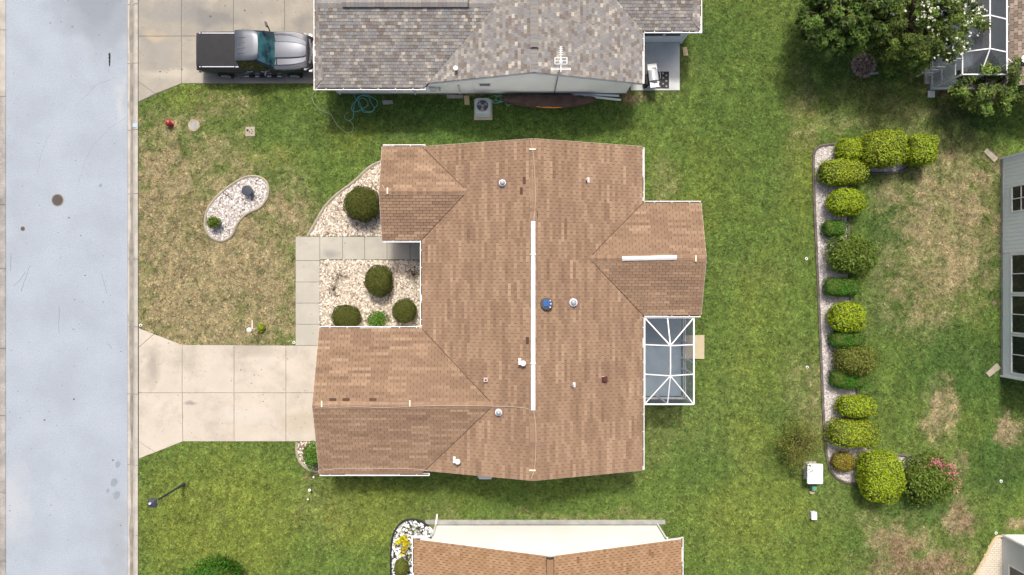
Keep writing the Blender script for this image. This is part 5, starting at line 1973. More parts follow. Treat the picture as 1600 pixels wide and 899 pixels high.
cr = rf.build('cab_roof', m_carpaint, truck, world=False, smooth=40)
for t in (-.4, -.15, .1, .35):
    MB().bar((-.50, t, 1.90 + .012 * (1 - t * t)), (-.12, t, 1.912 + .01), .018, .016).build('roof_rib', m_carpaint, cr, world=False)
ws = MB()
wr = []
for f in (0, .5, 1):
    row = []
    for t in (-1, -.66, -.33, 0, .33, .66, 1):
        xb, zb, wb = 1.115 - .16 * t * t, 1.150 - .02 * t * t, .84
        xt, zt, wt = .43 - .14 * t * t, 1.845 - .03 * t * t, .66
        row.append((xb + (xt - xb) * f + .015, (wb + (wt - wb) * f) * t, zb + (zt - zb) * f + .02 * math.sin(PI * f) + .02))
    wr.append(row)
ws.loft(wr, caps=False, closed=False)
ws.build('windscreen', m_windscreen, truck, world=False, smooth=60)
MB().tube([(1.13, -.72, 1.19), (1.14, -.1, 1.185)], .014, 5).build('wiper', m_black, truck, world=False)
MB().tube([(1.13, .10, 1.19), (1.12, .66, 1.185)], .014, 5).build('wiper', m_black, truck, world=False)
for s in (-1, 1):
    for x0, x1, x0t, x1t in ((-.56, .12, -.54, .10), (.17, .88, .15, .24)):
        g = MB()
        def sp(x, z):
            f = (z - 1.09) / (1.80 - 1.09)
            return (x, s * (.938 + (.742 - .938) * f), z)
        g.add([sp(x0, 1.14), sp(x1, 1.14), sp(x1t, 1.74), sp(x0t, 1.74)], [(0, 1, 2, 3)])
        g.build('side_window', m_sideglass, truck, world=False)
    for xh in (-.36, .32):
        MB().tube([(xh, s * .985, .985), (xh + .05, s * 1.022, .99), (xh + .18, s * 1.022, .99), (xh + .23, s * .985, .985)], .018, 6).build('door_handle', m_chrome, truck, world=False)
    mi = MB().tube([(.80, s * .92, 1.14), (.74, s * 1.12, 1.22)], .03, 6).build('wing_mirror', m_black, truck, world=False)
    mh = MB()
    mh.loft([[(.70 + dx, s * 1.10, 1.14 + dz) for dx, dz in ((-.05, 0), (.06, .02), (.06, .26), (-.05, .26))], [(.64 + dx, s * 1.33, 1.14 + dz) for dx, dz in ((-.04, .02), (.04, .04), (.04, .24), (-.04, .24))]])
    mh.build('mirror_head', m_carlow, mi, world=False, bevel=.015)
    rb_ = MB().bar((-.75, s * 1.04, .40), (1.15, s * 1.04, .40), .14, .06).build('running_board', m_black, truck, world=False)
    for xx in (-.62, -.08, .5, 1.02):
        MB().box(xx - .11, xx + .11, s * 1.04 - .06, s * 1.04 + .06, .425, .437, .004).build('step_pad', m_chrome, rb_, world=False)
    rail_ = MB().box(-2.54, -.92, s * .825 - .026, s * .825 + .026, 1.13, 1.185, .012).build('bed_rail', m_chrome, truck, world=False)
    MB().box(-2.66, -2.59, s * .825 - .028, s * .825 + .028, 1.13, 1.18, .01).build('rail_cap', m_chrome, rail_, world=False)
    MB().box(-.88, -.74, s * .83 - .028, s * .83 + .028, 1.13, 1.18, .01).build('rail_cap', m_util2, rail_, world=False)
    hl = MB()
    hl.loft([[(2.40, s * .90, .80), (2.46, s * .93, .80), (2.46, s * .93, .95), (2.40, s * .885, .99)], [(2.66, s * .70, .74), (2.78, s * .74, .74), (2.74, s * .74, .88), (2.64, s * .70, .94)]])
    hl.build('headlight', m_lamp, truck, world=False)
    for xw in (-1.68, 1.78):
        MB().lathe([(.44, -.02), (.44, .012)], (0, 0, 0), 28).build('wheel_arch', m_black, truck, world=False)
        ar = bpy.context.scene.objects[-1] if False else truck.children[-1]
        ar.rotation_euler = (R(90), 0, 0)
        ar.location = (xw, s * 1.0, .44)
        wh = MB().lathe([(.22, -.13), (.36, -.13), (.385, -.09), (.39, 0), (.385, .09), (.36, .125), (.25, .13)], (0, 0, 0), 32).build('wheel', m_tyre, truck, world=False, smooth=40)
        wh.rotation_euler = (R(90) * (1 if s < 0 else -1), 0, 0)
        wh.location = (xw, s * .92, .39 - .03)
        rm = MB().lathe([(.24, .132), (.25, .15), (.22, .145), (.19, .134)], (0, 0, 0), 28)
        for k in range(6):
            an = k * PI / 3
            rm.bar((.03 * math.cos(an), .03 * math.sin(an), .15), (.225 * math.cos(an), .225 * math.sin(an), .148), .075, .02)
        rm.lathe([(.06, .13), (.06, .165), (.03, .17)], (0, 0, 0), 12)
        rm.build('rim', m_rim, wh, world=False)
tn_ = MB()
tr_ = []
for x, z in ((-2.70, 1.10), (-2.66, 1.155), (-1.7, 1.17), (-.76, 1.165), (-.72, 1.12)):
    tr_.append([(x - .05 * (1 - t * t) * (1 if x < -2 else 0), t * .79 * (.96 if x < -2.68 else 1), z + .018 * (1 - t * t)) for t in (-1, -.7, -.35, 0, .35, .7, 1)])
tn_.loft(tr_, caps=False, closed=False)
tn_.build('bed_cover', m_tonneau, truck, world=False, smooth=40)
bp = MB()
bp.loft([[(2.70 - .10 * (t * t) ** 1.2 + dx, t * .93, z) for dx, z in ((0, .50), (.13, .52), (.16, .62), (.14, .74), (.0, .78))] for t in (-1, -.8, -.5, -.2, 0, .2, .5, .8, 1)])
bp.build('front_bumper', m_chrome, truck, world=False, smooth=40)
gr = MB()
gr.loft([[(2.76 - .06 * t * t + dx, t * .60, z) for dx, z in ((0, .78), (.05, .79), (.03, .97), (-.04, 1.0))] for t in (-1, -.6, -.2, .2, .6, 1)])
gr.build('grille', m_chrome, truck, world=False, smooth=40)
MB().box(-2.99, -2.86, -.92, .92, .46, .66, .03).build('rear_bumper', m_chrome, truck, world=False)
for s in (-1, 1):
    MB().box(-2.885, -2.83, s * .80, s * .90, .72, 1.02, .01).build('tail_light', m_red, truck, world=False)

# ------------------------------------------------------------------ air conditioner, boat, hoses, pipes
x, y = G(755, 173)
pp = [(x - .46, y - .48), (x + .46, y - .48), (x + .46, y + .55), (x - .46, y + .55)]
nogrow(pp)
tag(MB().prism(pp, -.05, .06, .01).build('equipment_pad', m_conc), 'square concrete pad under the air conditioner', 'pad')
ac = thing('air_conditioner', 'grey air conditioner unit with round fan grille by the gable wall', 'air conditioner', (x, y + .03, .06))


def rrect(a, b, r_, n=5):
    out = []
    for cx_, cy_, s in ((a - r_, b - r_, 0), (-a + r_, b - r_, 1), (-a + r_, -b + r_, 2), (a - r_, -b + r_, 3)):
        for k in range(n + 1):
            an = (s + k / n) * PI / 2
            out.append((cx_ + r_ * math.cos(an), cy_ + r_ * math.sin(an)))
    return out


o = MB().prism(rrect(.355, .355, .12), 0, .70).build('coil_cabinet', m_acdark, ac, world=False)
for k in range(11):
    z = .05 + k * .058
    q = rrect(.375, .375, .125)
    MB().tube([(p[0], p[1], z) for p in q], .014, 4, True).build('louvre', m_ac, o, world=False)
tp = MB()
q0, q1 = rrect(.385, .385, .13), [(.285 * math.cos((i / 24.0 + 0.0) * 2 * PI), .285 * math.sin((i / 24.0) * 2 * PI)) for i in range(24)]
q0 = sorted(q0, key=lambda p: math.atan2(p[1], p[0]) % (2 * PI))
q1 = sorted(q1, key=lambda p: math.atan2(p[1], p[0]) % (2 * PI))
tp.loft([[(p[0], p[1], .70) for p in q0], [(p[0], p[1], .75) for p in q0], [(p[0] * 1.06, p[1] * 1.06, .80) for p in q1], [(p[0], p[1], .79) for p in q1], [(p[0], p[1], .705) for p in q1]], caps=False)
tp.build('top_panel', m_ac, ac, world=False)
hub = MB().lathe([(.06, .715), (.06, .76), (.02, .765)], (0, 0, 0), 12).build('fan', m_fan, ac, world=False)
for k in range(3):
    an = k * 2 * PI / 3 + .5
    bl = MB()
    bl.add([(.05 * math.cos(an - .4), .05 * math.sin(an - .4), .735), (.27 * math.cos(an - .45), .27 * math.sin(an - .45), .76), (.27 * math.cos(an + .4), .27 * math.sin(an + .4), .72), (.05 * math.cos(an + .5), .05 * math.sin(an + .5), .725)], [(0, 1, 2, 3)])
    bl.build('blade', m_fan, hub, world=False)
gl = MB()
for rr in (.09, .16, .225, .28):
    gl.tube([(rr * math.cos(t), rr * math.sin(t), .80 - .02 * (rr > .2)) for t in np.linspace(0, 2 * PI, 24, endpoint=False)], .004, 4, True)
for k in range(6):
    an = k * PI / 3
    gl.bar((.05 * math.cos(an), .05 * math.sin(an), .80), (.29 * math.cos(an), .29 * math.sin(an), .79), .007)
gl.build('grille', m_acdark, ac, world=False)

kx0, kx1, ky = G(786, 0)[0], G(929, 0)[0], WY - .34
kay = thing('kayak', 'orange kayak under a dark brown tarp along the pale blue wall', 'kayak', ((kx0 + kx1) / 2, ky, 0))
hull = MB(); cov = MB()
hl_, cv_ = [], []
n = 26
for i in range(n + 1):
    t = i / n
    x = kx0 + (kx1 - kx0) * t
    w = .30 * max(.05, math.sin(PI * min(max(t, .02), .98)) ** .42)
    yc = ky - .10 * math.sin(PI * t) - .04 * t
    wr_ = .02 * math.sin(i * 2.1)
    hl_.append([(x, yc + w * math.cos(a), .30 + .27 * math.sin(a) * (1 - .3 * abs(2 * t - 1))) for a in np.linspace(PI, 2 * PI, 9)] + [(x, yc + w * .9, .34), (x, yc - w * .9, .34)])
    cv_.append([(x, yc + (w * 1.05 + .02) * math.cos(a) + wr_, .26 + (.26 + .03 * math.sin(i * 1.3 + a * 3)) * max(0, math.sin(a)) - .12 * (1 if math.sin(a) < .05 else 0)) for a in np.linspace(0, PI, 13)])
hull.loft(hl_)
hull.build('hull', m_orange, kay, smooth=50)
cov.loft(cv_, closed=False, caps=False)
cov.build('tarp', m_cover, kay, smooth=60)
st_ = MB()
xa, xb = G(843, 0)[0], G(868, 0)[0]
st_.tube([(xa - .2, ky - .395, .33), (xa + .3, ky - .43, .34), (xb, ky - .44, .33), (xb + .3, ky - .43, .30)], [.015, .04, .045, .015], 6)
st_.build('exposed_rim', m_orange, kay)
for i, (a, b) in enumerate((((893, 147), (967, 150.5)), ((897, 149), (970, 157)))):
    p0, p1 = G(*a), G(*b)
    o = MB().tube([(p0[0], p0[1], .07), (p1[0], p1[1], .07)], .055, 10).build('pipe', m_pipe)
    tag(o, ('pale plastic pipe lying closest to the wall past the kayak' if i == 0 else 'pale plastic pipe lying on the grass slanting out from the wall'), 'pipe')


def hose(label, pts, mat, r_=.017, z=.035, name='garden_hose'):
    q = [(*G(a, b), z + .03 * abs(math.sin(i * 1.7))) for i, (a, b) in enumerate(pts)]
    o = MB().tube(smooth_line(q, 3), r_, 6).build(name, mat, None, smooth=60)
    return tag(o, label, 'hose')


coil = [(553, 148), (556, 156), (562, 160), (566, 170), (566, 176), (580, 177), (586, 171), (583, 165), (579, 160), (578, 152), (568, 150), (560, 151), (557, 158), (551, 164), (549, 170), (552, 176), (562, 174), (569, 169),
        (577, 165), (572, 155), (563, 153), (559, 162), (564, 170), (574, 176), (584, 174), (585, 169), (590, 166), (590, 159), (586, 155), (575, 149), (565, 149), (558, 156), (553, 166), (553, 178), (552, 186), (545, 190)]
hose('tangled teal garden hose on the shaded grass below the eaves gutter', coil, m_hose)
coil2 = [(768, 152), (772, 150), (780, 151), (784, 155), (782, 159), (776, 158), (774, 153), (780, 149), (788, 152), (791, 157), (787, 160), (780, 159), (775, 157), (768, 160), (772, 162), (782, 161), (790, 157), (797, 157), (800, 161), (796, 166), (790, 164), (790, 159), (794, 156)]
hose('coiled teal garden hose between air conditioner and kayak', coil2, m_hose)
hose('thin sage green hose looping out over the lawn at the house corner', [(500, 141), (490, 144), (487, 153), (492, 165), (503, 175), (517, 178), (522, 188), (532, 202), (545, 210), (552, 205), (553, 197), (548, 190), (539, 187), (538, 181), (544, 176)], m_hosepale, .011, .03)

# ------------------------------------------------------------------ grill on its mat
x, y = G(1036, 125.5)
mt = MB().box(x - .42, x + .29, y - .44, y + .42, .052, .062).build('door_mat', m_mat)
tag(mt, 'black rubber mat with pale stars beside the grill', 'mat')
for i, (dx, dy) in enumerate(((-.02, .33), (.16, .22), (0, .1), (.15, -.06), (-.01, -.20), (.16, -.33), (-.18, -.34), (-.2, -.1))):
    s_ = MB()
    for k in range(2):
        an = k * PI / 2 + .7
        s_.bar((x + dx - .05 * math.cos(an), y + dy - .05 * math.sin(an), .064), (x + dx + .05 * math.cos(an), y + dy + .05 * math.sin(an), .064), .022, .004)
    s_.build('star', m_mattrim, mt, world=False)
gx_, gy_ = G(1021.5, 118, .9)
grill = thing('gas_grill', 'stainless gas grill with two side shelves on the grey patio', 'grill', (gx_, gy_, .05), R(7))
MB().box(-.22, .22, -.26, .26, .10, .66, .01).build('cart', m_black, grill, world=False)
for sx in (-1, 1):
    for sy in (-1, 1):
        MB().lathe([(.04, 0), (.045, .05), (.04, .10)], (sx * .18, sy * .22, 0), 10).build('castor', m_black, grill, world=False)
MB().box(-.25, .24, -.28, .28, .66, .80, .015).build('firebox', m_acdark, grill, world=False)
lid = MB()
lid.loft([[(-.23 + .46 * i / 8, s * .26, .80 + .20 * math.sin(PI * (i / 8) ** .8)) for i in range(9)] for s in (-1, -.94, .94, 1)])
ld = lid.build('lid', m_steel, grill, world=False, smooth=50)
MB().tube([(.20, -.2, .86), (.30, -.19, .87), (.32, 0, .875), (.30, .19, .87), (.20, .2, .86)], .017, 6).build('handle', m_chrome, ld, world=False)
MB().box(-.24, .22, .29, .60, .77, .80, .008).build('side_shelf', m_white, grill, world=False)
MB().box(-.22, .22, -.58, -.30, .77, .80, .008).build('side_shelf', m_white, grill, world=False)
MB().box(-.02, .18, .31, .40, .80, .84, .01).build('tray', m_found, grill, world=False)
MB().tube([(-.02, -.36, .82), (.16, -.35, .82)], .018, 6).build('tongs', m_darkmetal, grill, world=False)
MB().box(-.40, -.24, -.36, .20, .02, .62, .03).build('grill_cover', m_black, grill, world=False)
p = GP([(1066, 75), (1073, 74), (1075, 87), (1068, 88)])
nogrow(p)
tag(MB().prism(p, -.02, .05, .008).build('stepping_stone', m_sand), 'small tan stepping stone on the grass beside the patio', 'stepping stone')
p = GP([(597, 157), (613, 157), (614, 163), (599, 164)])
nogrow(p)
tag(MB().prism(p, -.02, .03, .008).build('stepping_stone', m_found), 'flat grey stone in the shade near the tangled hose', 'stepping stone')
p = GP([(697, 148), (724, 149), (724, 154), (699, 154)])
nogrow(p)
tag(MB().prism(p, -.02, .03, .008).build('stepping_stone', m_found), 'flat grey slab against the wall left of the air conditioner', 'stepping stone')
p = GP([(725, 150), (733, 150), (734, 164), (726, 164)])
nogrow(p)
tag(MB().prism(p, -.02, .05, .008).build('stepping_stone', m_sand), 'narrow tan paver beside the air conditioner pad', 'stepping stone')

# ------------------------------------------------------------------ street and lawn furniture
x, y = G(267, 194)
hy = thing('fire_hydrant', 'short red fire hydrant on the lawn near the street', 'hydrant', (x, y, 0))
MB().lathe([(.17, 0), (.17, .04), (.12, .05), (.12, .20), (.17, .21), (.17, .25), (.155, .26), (.145, .33), (.10, .40), (.05, .42), (.045, .44), (.02, .445)], (0, 0, 0), 18).build('barrel', m_red, hy, world=False, smooth=35)
for an, l in ((0, .14), (PI, .14), (-PI / 2, .15)):
    MB().tube([(.08 * math.cos(an), .08 * math.sin(an), .14), (l * math.cos(an), l * math.sin(an), .14)], .045, 10).build('outlet_cap', m_red, hy, world=False)
MB().lathe([(.03, .445), (.03, .47), (.01, .475)], (0, 0, 0), 6).build('top_nut', m_iron, hy, world=False)


def disc(name, label, cat, px, py, r_, mat, z=.03, mat2=None, r2=0, n=24, square=False):
    x, y = G(px, py)
    root = thing(name, label, cat, (x, y, 0))
    if square:
        MB().prism([(-r_, -r_), (r_, -r_ * .9), (r_ * .95, r_), (-r_ * .9, r_ * .95)], -.05, z, .01).build('frame', mat, root, world=False)
    else:
        MB().lathe([(r_, -.05), (r_, z - .008), (r_ * .95, z)], (0, 0, 0), n).build('frame', mat, root, world=False)
    if mat2:
        MB().lathe([(r2, z - .002), (r2 * .97, z + .008), (.005, z + .01)], (0, 0, 0), n).build('lid', mat2, root, world=False)
    nogrow([(x + r_ * .9 * math.cos(t), y + r_ * .9 * math.sin(t)) for t in np.linspace(0, 2 * PI, 14, endpoint=False)])
    return root


disc('valve_cover', 'round blue grey lid set in sandy soil by the hydrant', 'utility cover', 303, 196, .30, m_edging, .02, m_found, .17)
vc = disc('valve_cover', 'square tan cover with dark holes on the front lawn', 'utility cover', 391, 206, .25, m_edging, .035, None, 0, square=True)
for dx, dy, r_ in ((-.12, .06, .06), (-.02, -.02, .035), (.08, .10, .03), (.09, -.10, .03), (.12, 0, .025)):
    MB().lathe([(r_, .034), (r_, .04)], (dx, dy, 0), 10).build('hole', m_black, vc, world=False)


def manhole(label, px, py, r_, frame_r):
    x, y = G(px, py, -.08)
    root = thing('manhole_cover', label, 'manhole cover', (x, y, -.085))
    MB().lathe([(frame_r, -.02), (frame_r, .004), (r_, .006)], (0, 0, 0), 32).build('frame', m_silt, root, world=False)
    lid = MB().lathe([(r_ * .97, .0), (r_ * .97, .012), (.01, .012)], (0, 0, 0), 32).build('lid', m_iron, root, world=False)
    if r_ > .2:
        for i in range(-3, 4):
            for j in range(-3, 4):
                if i * i + j * j < 10:
                    MB().box(i * .075 - .022, i * .075 + .022, j * .075 - .022, j * .075 + .022, .012, .019).build('stud', m_iron, lid, world=False)


manhole('large round brown manhole cover in the road', 90, 313, .28, .325)
manhole('small round valve cover in the road beside the big one', 35.5, 357.5, .10, .125)

# lamp post
x, y = G(287, 757)
lp = thing('lamp_post', 'black lamp post with square lantern near the driveway', 'lamp post', (x, y, 0))
MB().lathe([(.10, 0), (.10, .10), (.075, .16), (.068, .5), (.05, .6), (.045, 2.62), (.06, 2.66)], (0, 0, 0), 14).build('post', m_darkmetal, lp, world=False, smooth=40)
MB().box(-.08, .08, -.08, .08, 2.64, 2.70, .01).build('lantern_base', m_darkmetal, lp, world=False)
for sx in (-1, 1):
    for sy in (-1, 1):
        MB().bar((sx * .10, sy * .10, 2.68), (sx * .155, sy * .155, 3.02), .025).build('lantern_bar', m_darkmetal, lp, world=False)
for an in range(4):
    c_, s_ = math.cos(an * PI / 2), math.sin(an * PI / 2)
    q = [(.098, -.085, 2.70), (.098, .085, 2.70), (.148, .14, 3.0), (.148, -.14, 3.0)]
    MB().add([(a * c_ - b * s_, a * s_ + b * c_, z) for a, b, z in q], [(0, 1, 2, 3)]).build('lantern_pane', m_lamp, lp, world=False)
rf_ = MB()
rf_.loft([[(sx * w, sy * w, z) for sx, sy in ((-1, -1), (1, -1), (1, 1), (-1, 1))] for w, z in ((.20, 3.02), (.20, 3.05), (.13, 3.12), (.06, 3.17))])
rf_.build('lantern_roof', m_darkmetal, lp, world=False)
MB().lathe([(.05, 3.16), (.065, 3.20), (.05, 3.25), (.02, 3.27)], (-.03, .02, 0), 12).build('sensor_cap', m_util2, lp, world=False, smooth=50)

# solar garden lights at the garage corner
for px, py, r_, lb in ((490, 746, .05, 'small white globe light touching the garage corner bed'), (484, 766, .075, 'largest white globe light in the row at the garage corner'), (481, 780.5, .05, 'small white globe light farthest from the garage corner')):
    x, y = G(px, py, .3)
    r0 = thing('garden_light', lb, 'garden light', (x, y, 0), 0, 'globe lights by the garage corner')
    MB().tube([(0, 0, 0), (0, 0, .26)], .012, 6).build('stake', m_darkmetal, r0, world=False)
    MB().lathe([(r_ * .4, .25), (r_ * .9, .28), (r_, .28 + r_ * .7), (r_ * .8, .28 + r_ * 1.3), (r_ * .2, .28 + r_ * 1.6)], (0, 0, 0), 14).build('globe', m_bulb, r0, world=False, smooth=60)

# white yard stand with a small plant
x, y = G(404, 513)
ys_t = thing('yard_stand', 'white post with side arm and round cap on the dry front lawn', 'post', (x, y, 0))
MB().tube([(0, 0, 0), (0, 0, 1.15)], .035, 10).build('post', m_white, ys_t, world=False)
MB().tube([(0, .0, .85), (0.0, .44, .86)], .028, 8).build('arm', m_clip, ys_t, world=False)
MB().lathe([(.05, 1.12), (.11, 1.16), (.12, 1.22), (.07, 1.28), (.01, 1.30)], (-.02, -.02, 0), 12).build('cap', m_white, ys_t, world=False, smooth=40)
shrub('little yellow green plant at the foot of the white post', 407.5, 512.5, 6, 6.5, .3, m_lf_yel, cat='plant', name='small_plant', p=2.0, seed=81, leaf=(.07, .035), lump=.15, lift=1)


def pot(px, py, label, full):
    x, y = G(px, py)
    r0 = thing('plant_pot', label, 'plant pot', (x, y, .02))
    MB().lathe([(.15, 0), (.19, .05), (.235, .30), (.245, .40), (.22, .40), (.21, .34)], (0, 0, 0), 20).build('pot', m_pot, r0, world=False, smooth=40)
    MB().lathe([(.245, .39), (.265, .405), (.262, .445), (.225, .45)], (0, 0, 0), 20).build('rim', m_potrim if not full else m_pot, r0, world=False, smooth=40)
    MB().lathe([(.222, .36), (.222, .415), (.01, .425)], (0, 0, 0), 20).build('soil', m_potsoil, r0, world=False)
    if full:
        rng = np.random.default_rng(5)
        n = 420
        d = rng.normal(size=(n, 3)); d /= np.linalg.norm(d, axis=1, keepdims=True)
        P = d * np.array([.36, .30, .22]) * rng.uniform(.5, 1.05, (n, 1)); P[:, 2] = np.abs(P[:, 2]) + .44; P[:, 0] -= .06
        me = leaf_mesh('foliage', P, d + np.array([0, 0, .8]), .14, .05, rng, .6, m_lf_mid)
        o = bpy.data.objects.new('foliage', me); o.parent = r0; link(o)
    return r0


pot(391, 300, 'blue glazed pot with bare soil in the kidney bed', False)
pot(341, 349, 'blue glazed pot holding a leafy plant in the kidney bed', True)
o = MB()
q0, q1 = G(350, 302), G(364, 313)
o.tube([(q0[0], q0[1], .05), ((q0[0] + q1[0]) / 2, (q0[1] + q1[1]) / 2 + .04, .07), (q1[0], q1[1], .05)], .02, 6)
tag(o.build('branch', m_bark), 'thin dead branch lying on the kidney bed gravel', 'branch')

# utility boxes in the back lawn
x, y = G(1264, 735)
ub = thing('utility_cabinet', 'large white utility cabinet on the back lawn', 'utility box', (x, y, 0))
MB().box(-.30, .36, -.44, .46, -.05, .05, .01).build('pad', m_conc2, ub, world=False)
MB().box(-.25, .30, -.40, .40, .05, .66, .02).build('cabinet', m_util2, ub, world=False)
MB().prism(rrect(.39, .50, .06), .66, .74, .025).build('lid', m_utilw, ub, world=False)
for dy in (-.2, .12):
    MB().box(-.285, -.25, dy, dy + .12, .35, .5, .01).build('latch', m_darkmetal, ub, world=False)
x, y = G(1268.5, 761)
g0 = thing('utility_pedestal', 'small green utility box between white cabinet and tan stone', 'utility box', (x, y, 0))
MB().prism(rrect(.125, .125, .03), -.02, .34, .03).build('box', m_utilg, g0, world=False)
MB().prism(rrect(.09, .09, .02), .34, .37, .01).build('lid', m_utilg, g0, world=False)
x, y = G(1268, 769)
o = MB().lathe([(.10, -.02), (.14, .04), (.13, .09), (.06, .12)], (0, 0, 0), 9).build('stone', m_sand, None)
o.location = (x, y, 0); o.scale = (1, .75, 1)
tag(o, 'tan stone lying next to the green utility box', 'stone')
x, y = G(1269, 804)
g1 = thing('utility_pedestal', 'small pale grey utility box standing alone on the back lawn', 'utility box', (x, y, 0))
MB().prism(rrect(.13, .19, .03), -.02, .22, .02).build('box', m_util2, g1, world=False)
MB().prism(rrect(.14, .20, .03), .22, .26, .015).build('lid', m_utilw, g1, world=False)

# sprinkler heads
for px, py, lb in ((1260, 404.5, 'tiny white sprinkler ring in the lawn beside the long bed near the loose bush'), (1261, 574, 'tiny white sprinkler ring in the lawn beside the long bed near the olive shrub'), (220, 508.5, 'tiny sprinkler ring at the kerb corner of the driveway'),
                   (459.5, 535.5, 'tiny sprinkler ring where walkway meets driveway'), (1564, 752, 'tiny white sprinkler ring in the lawn right of the pink bush'), (1556, 833, 'tiny grey sprinkler ring at the tip of the paver path')):
    disc('sprinkler_head', lb, 'sprinkler', px, py, .075, m_trimw, .025, m_black, .035, n=12)
# blue survey mark on the kerb
MB().box(G(208, 0)[0], G(215, 0)[0], G(0, 199)[1], G(0, 193)[1], .030, .0345).build('paint_mark', M('blue_paint', (.30, .45, .54), (.38, .46, .50), scale=9, rough=.8), kerb)
# bare soil and splash stones
x, y = G(1553, 474)
o = MB().lathe([(.11, -.02), (.12, .02), (.07, .03)], (0, 0, 0), 9).build('valve_cover', m_mulch, None)
o.location = (x, y, 0)
tag(o, 'small brown valve lid in the grass by the big dark windows', 'utility cover')
# tar seam on the road
mb = MB()
q = [(*G(171.5 - .5 * (i % 2), 83 + i * 2.6, -.08), -.0835) for i in range(9)]
mb.tube(q, [.035, .05, .04, .055, .03, .045, .03, .03, .02], 5)
tag(mb.build('tar_mark', m_black), 'short black tar streak on the road opposite the driveway', 'tar mark')
for px, py, rx, ry, lb in ((184, 726, .13, .17, 'oval damp spot highest of the road cluster'), (178, 754, .18, .21, 'largest oval damp spot of the road cluster'), (182.5, 774, .17, .21, 'oval damp spot lowest of the road cluster'), (168.5, 767, .09, .11, 'smallest round damp spot of the road cluster'), (157, 290, .09, .10, 'lone round damp spot in the road across from the kidney bed')):
    x, y = G(px, py, -.08)
    v = [(x + rx * math.cos(t) * (1 + .08 * math.sin(3 * t + px)), y + ry * math.sin(t) + .25 * rx * math.cos(t), -.0815) for t in np.linspace(0, 2 * PI, 22, endpoint=False)]
    o = MB().add(v, [tuple(range(22))]).build('road_stain', M('damp_asphalt', (.215, .245, .283), (.20, .228, .265), scale=5, rough=.7, grain=.08, gscale=38))
    o.parent = road

# hairline cracks and loose grit
def crack(pts, par, z, r_=.012, seed=3):
    rnd = random.Random(seed)
    q = []
    for (ax_, ay_), (bx2, by2) in zip(pts[:-1], pts[1:]):
        for k in range(6):
            t = k / 6
            q.append((*G(ax_ + (bx2 - ax_) * t + rnd.uniform(-.7, .7), ay_ + (by2 - ay_) * t + rnd.uniform(-.7, .7)), z))
    MB().tube(q, r_, 4).build('crack', m_crack, par)


m_crack = M('crack_filler', (.17, .18, .195), rough=.9)
for i, pts in enumerate(([(45, 415), (36, 440), (30, 458)], [(38, 425), (30, 437), (17, 450)], [(156, 425), (161, 442), (167, 463)], [(91, 480), (90, 530)], [(168, 538), (175, 548)], [(15, 395), (14, 430)])):
    crack(pts, road, -.0905, .014, i)
for i, pts in enumerate(([(196, 182), (170, 200), (145, 225), (130, 255), (118, 300)], [(180, 120), (150, 132), (120, 160)], [(75, 210), (62, 240), (55, 280)])):
    crack(pts, road, -.0975, .0165, 20 + i)
rng = np.random.default_rng(17)


def flecks(name, label, n, xr, yr, z, size, mat, keep=None, par=None):
    x = rng.uniform(*xr, n); y = rng.uniform(*yr, n)
    if keep is not None:
        ok_ = in_poly(x, y, keep); x, y = x[ok_], y[ok_]
    m = len(x)
    an = rng.uniform(0, 2 * PI, (m, 5)) * 0 + np.linspace(0, 2 * PI, 6)[:5][None] + rng.uniform(-.3, .3, (m, 5))
    r0 = size * rng.lognormal(0, .5, (m, 1)) * rng.uniform(.6, 1.2, (m, 5))
    P = np.stack([x[:, None] + r0 * np.cos(an), y[:, None] + r0 * np.sin(an) * .7, np.full((m, 5), z)], -1).reshape(-1, 3)
    me = tri_mesh(name, P, np.arange(m * 5).reshape(-1, 5))
    me.materials.append(mat)
    o = link(bpy.data.objects.new(name, me))
    o['kind'] = 'stuff'
    o.parent = par
    return o


m_fleck = M('grit', (.16, .15, .14), rough=.95, island=.5)
flecks('grit', '', 260, (ROAD_X0 + .1, ROAD_X1 - .1), (-15, 15), -.0815, .022, m_fleck, par=road)
flecks('grit', '', 900, (LAWN_X, -8.9), (-9, -1.5), .0365, .014, m_fleck, GP([(219, 515), (285, 541), (480, 541), (480, 689), (286, 689), (219, 714)]))
flecks('grit', '', 500, (LAWN_X, -9.5), (9.4, 15), .0365, .018, m_fleck, GP([(219, -20), (490, -20), (490, 130), (285, 130), (219, 158)]))
flecks('grit', '', 350, (-11.2, -4), (-3, 2.7), .0445, .014, m_fleck, GP([(463, 371), (600, 371), (600, 405), (499, 405), (499, 539), (463, 539)]))

# ------------------------------------------------------------------ lawn sheet and turf
LX = LAWN_X


def axis(lo, hi, flo, fhi, fine, coarse):
    return np.unique(np.round(np.concatenate([np.arange(lo, flo, coarse), np.arange(flo, fhi, fine), np.arange(fhi, hi + coarse, coarse), ]), 4))


gxs = axis(LX, 60, LX, 28, .16, 2.0)
gys = axis(-50, 50, -17, 17, .16, 2.0)
XX, YY = np.meshgrid(gxs, gys, indexing='ij')
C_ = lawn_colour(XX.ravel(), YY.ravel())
Zl = .006 * (vnoise(XX.ravel(), YY.ravel(), .4, 91) - .5) - .006
P = np.stack([XX.ravel(), YY.ravel(), Zl], -1)
nx_, ny_ = XX.shape
ii = (np.arange(nx_ - 1)[:, None] * ny_ + np.arange(ny_ - 1)[None]).ravel()
F = np.stack([ii, ii + ny_, ii + ny_ + 1, ii + 1], 1)
me = tri_mesh('lawn', P, F, C_)
me.materials.append(m_lawn)
lawn = link(bpy.data.objects.new('lawn', me))
lawn['kind'] = 'structure'
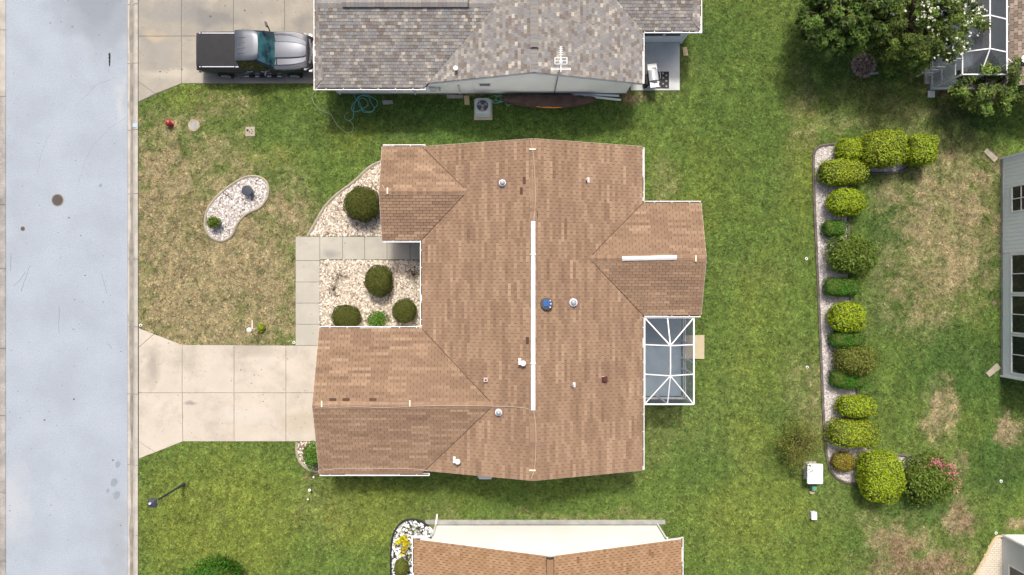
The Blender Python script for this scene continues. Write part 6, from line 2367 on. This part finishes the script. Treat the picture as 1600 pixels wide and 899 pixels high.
# verge beyond the far kerb
xs_ = np.arange(-60, ROAD_X0 - .6, 1.0); ys2 = np.arange(-50, 50.1, 1.0)
XX, YY = np.meshgrid(np.append(xs_, ROAD_X0 - .63), ys2, indexing='ij')
P = np.stack([XX.ravel(), YY.ravel(), np.zeros(XX.size) + .0], -1)
nx_, ny_ = XX.shape
ii = (np.arange(nx_ - 1)[:, None] * ny_ + np.arange(ny_ - 1)[None]).ravel()
me = tri_mesh('lawn', P, np.stack([ii, ii + ny_, ii + ny_ + 1, ii + 1], 1), lawn_colour(XX.ravel(), YY.ravel()))
me.materials.append(m_lawn)
lawn2 = link(bpy.data.objects.new('lawn', me))
lawn2['kind'] = 'structure'

# turf: leaning blades in small tufts
rng = np.random.default_rng(99)
NT = 230000
x = rng.uniform(LX + .02, 27.5, NT); y = rng.uniform(-15.8, 15.8, NT)
ok = np.ones(NT, bool)
for poly in EXCL:
    bx0, bx1 = min(p[0] for p in poly), max(p[0] for p in poly)
    by0, by1 = min(p[1] for p in poly), max(p[1] for p in poly)
    m = ok & (x > bx0) & (x < bx1) & (y > by0) & (y < by1)
    idx = np.nonzero(m)[0]
    if len(idx): ok[idx[in_poly(x[idx], y[idx], poly)]] = False
x, y = x[ok], y[ok]
n = len(x)
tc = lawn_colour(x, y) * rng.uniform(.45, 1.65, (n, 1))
tc[:, 0] *= rng.uniform(.88, 1.14, n)
NB = 3
an = rng.uniform(0, 2 * PI, (n, NB))
ln = rng.uniform(.05, .13, (n, NB))
bw = rng.uniform(.020, .040, (n, NB))
bx_ = x[:, None] + rng.normal(0, .018, (n, NB)); by_ = y[:, None] + rng.normal(0, .018, (n, NB))
ca, sa = np.cos(an), np.sin(an)
z0 = -.004
A = np.stack([bx_ - sa * bw, by_ + ca * bw, np.full_like(bx_, z0)], -1)
B = np.stack([bx_ + sa * bw, by_ - ca * bw, np.full_like(bx_, z0)], -1)
Cc = np.stack([bx_ + ca * ln, by_ + sa * ln, rng.uniform(.016, .05, (n, NB))], -1)
P = np.stack([A, B, Cc], 2).reshape(-1, 3)
F = np.arange(len(P)).reshape(-1, 3)
col = np.repeat(tc, NB * 3, axis=0)
me = tri_mesh('grass', P, F, col)
me.materials.append(m_blade)
gr_o = link(bpy.data.objects.new('grass', me))
tag(gr_o, 'short mown grass covering the lawns, dry tan and green', 'grass', kind='stuff')
print('objects', len(bpy.data.objects))
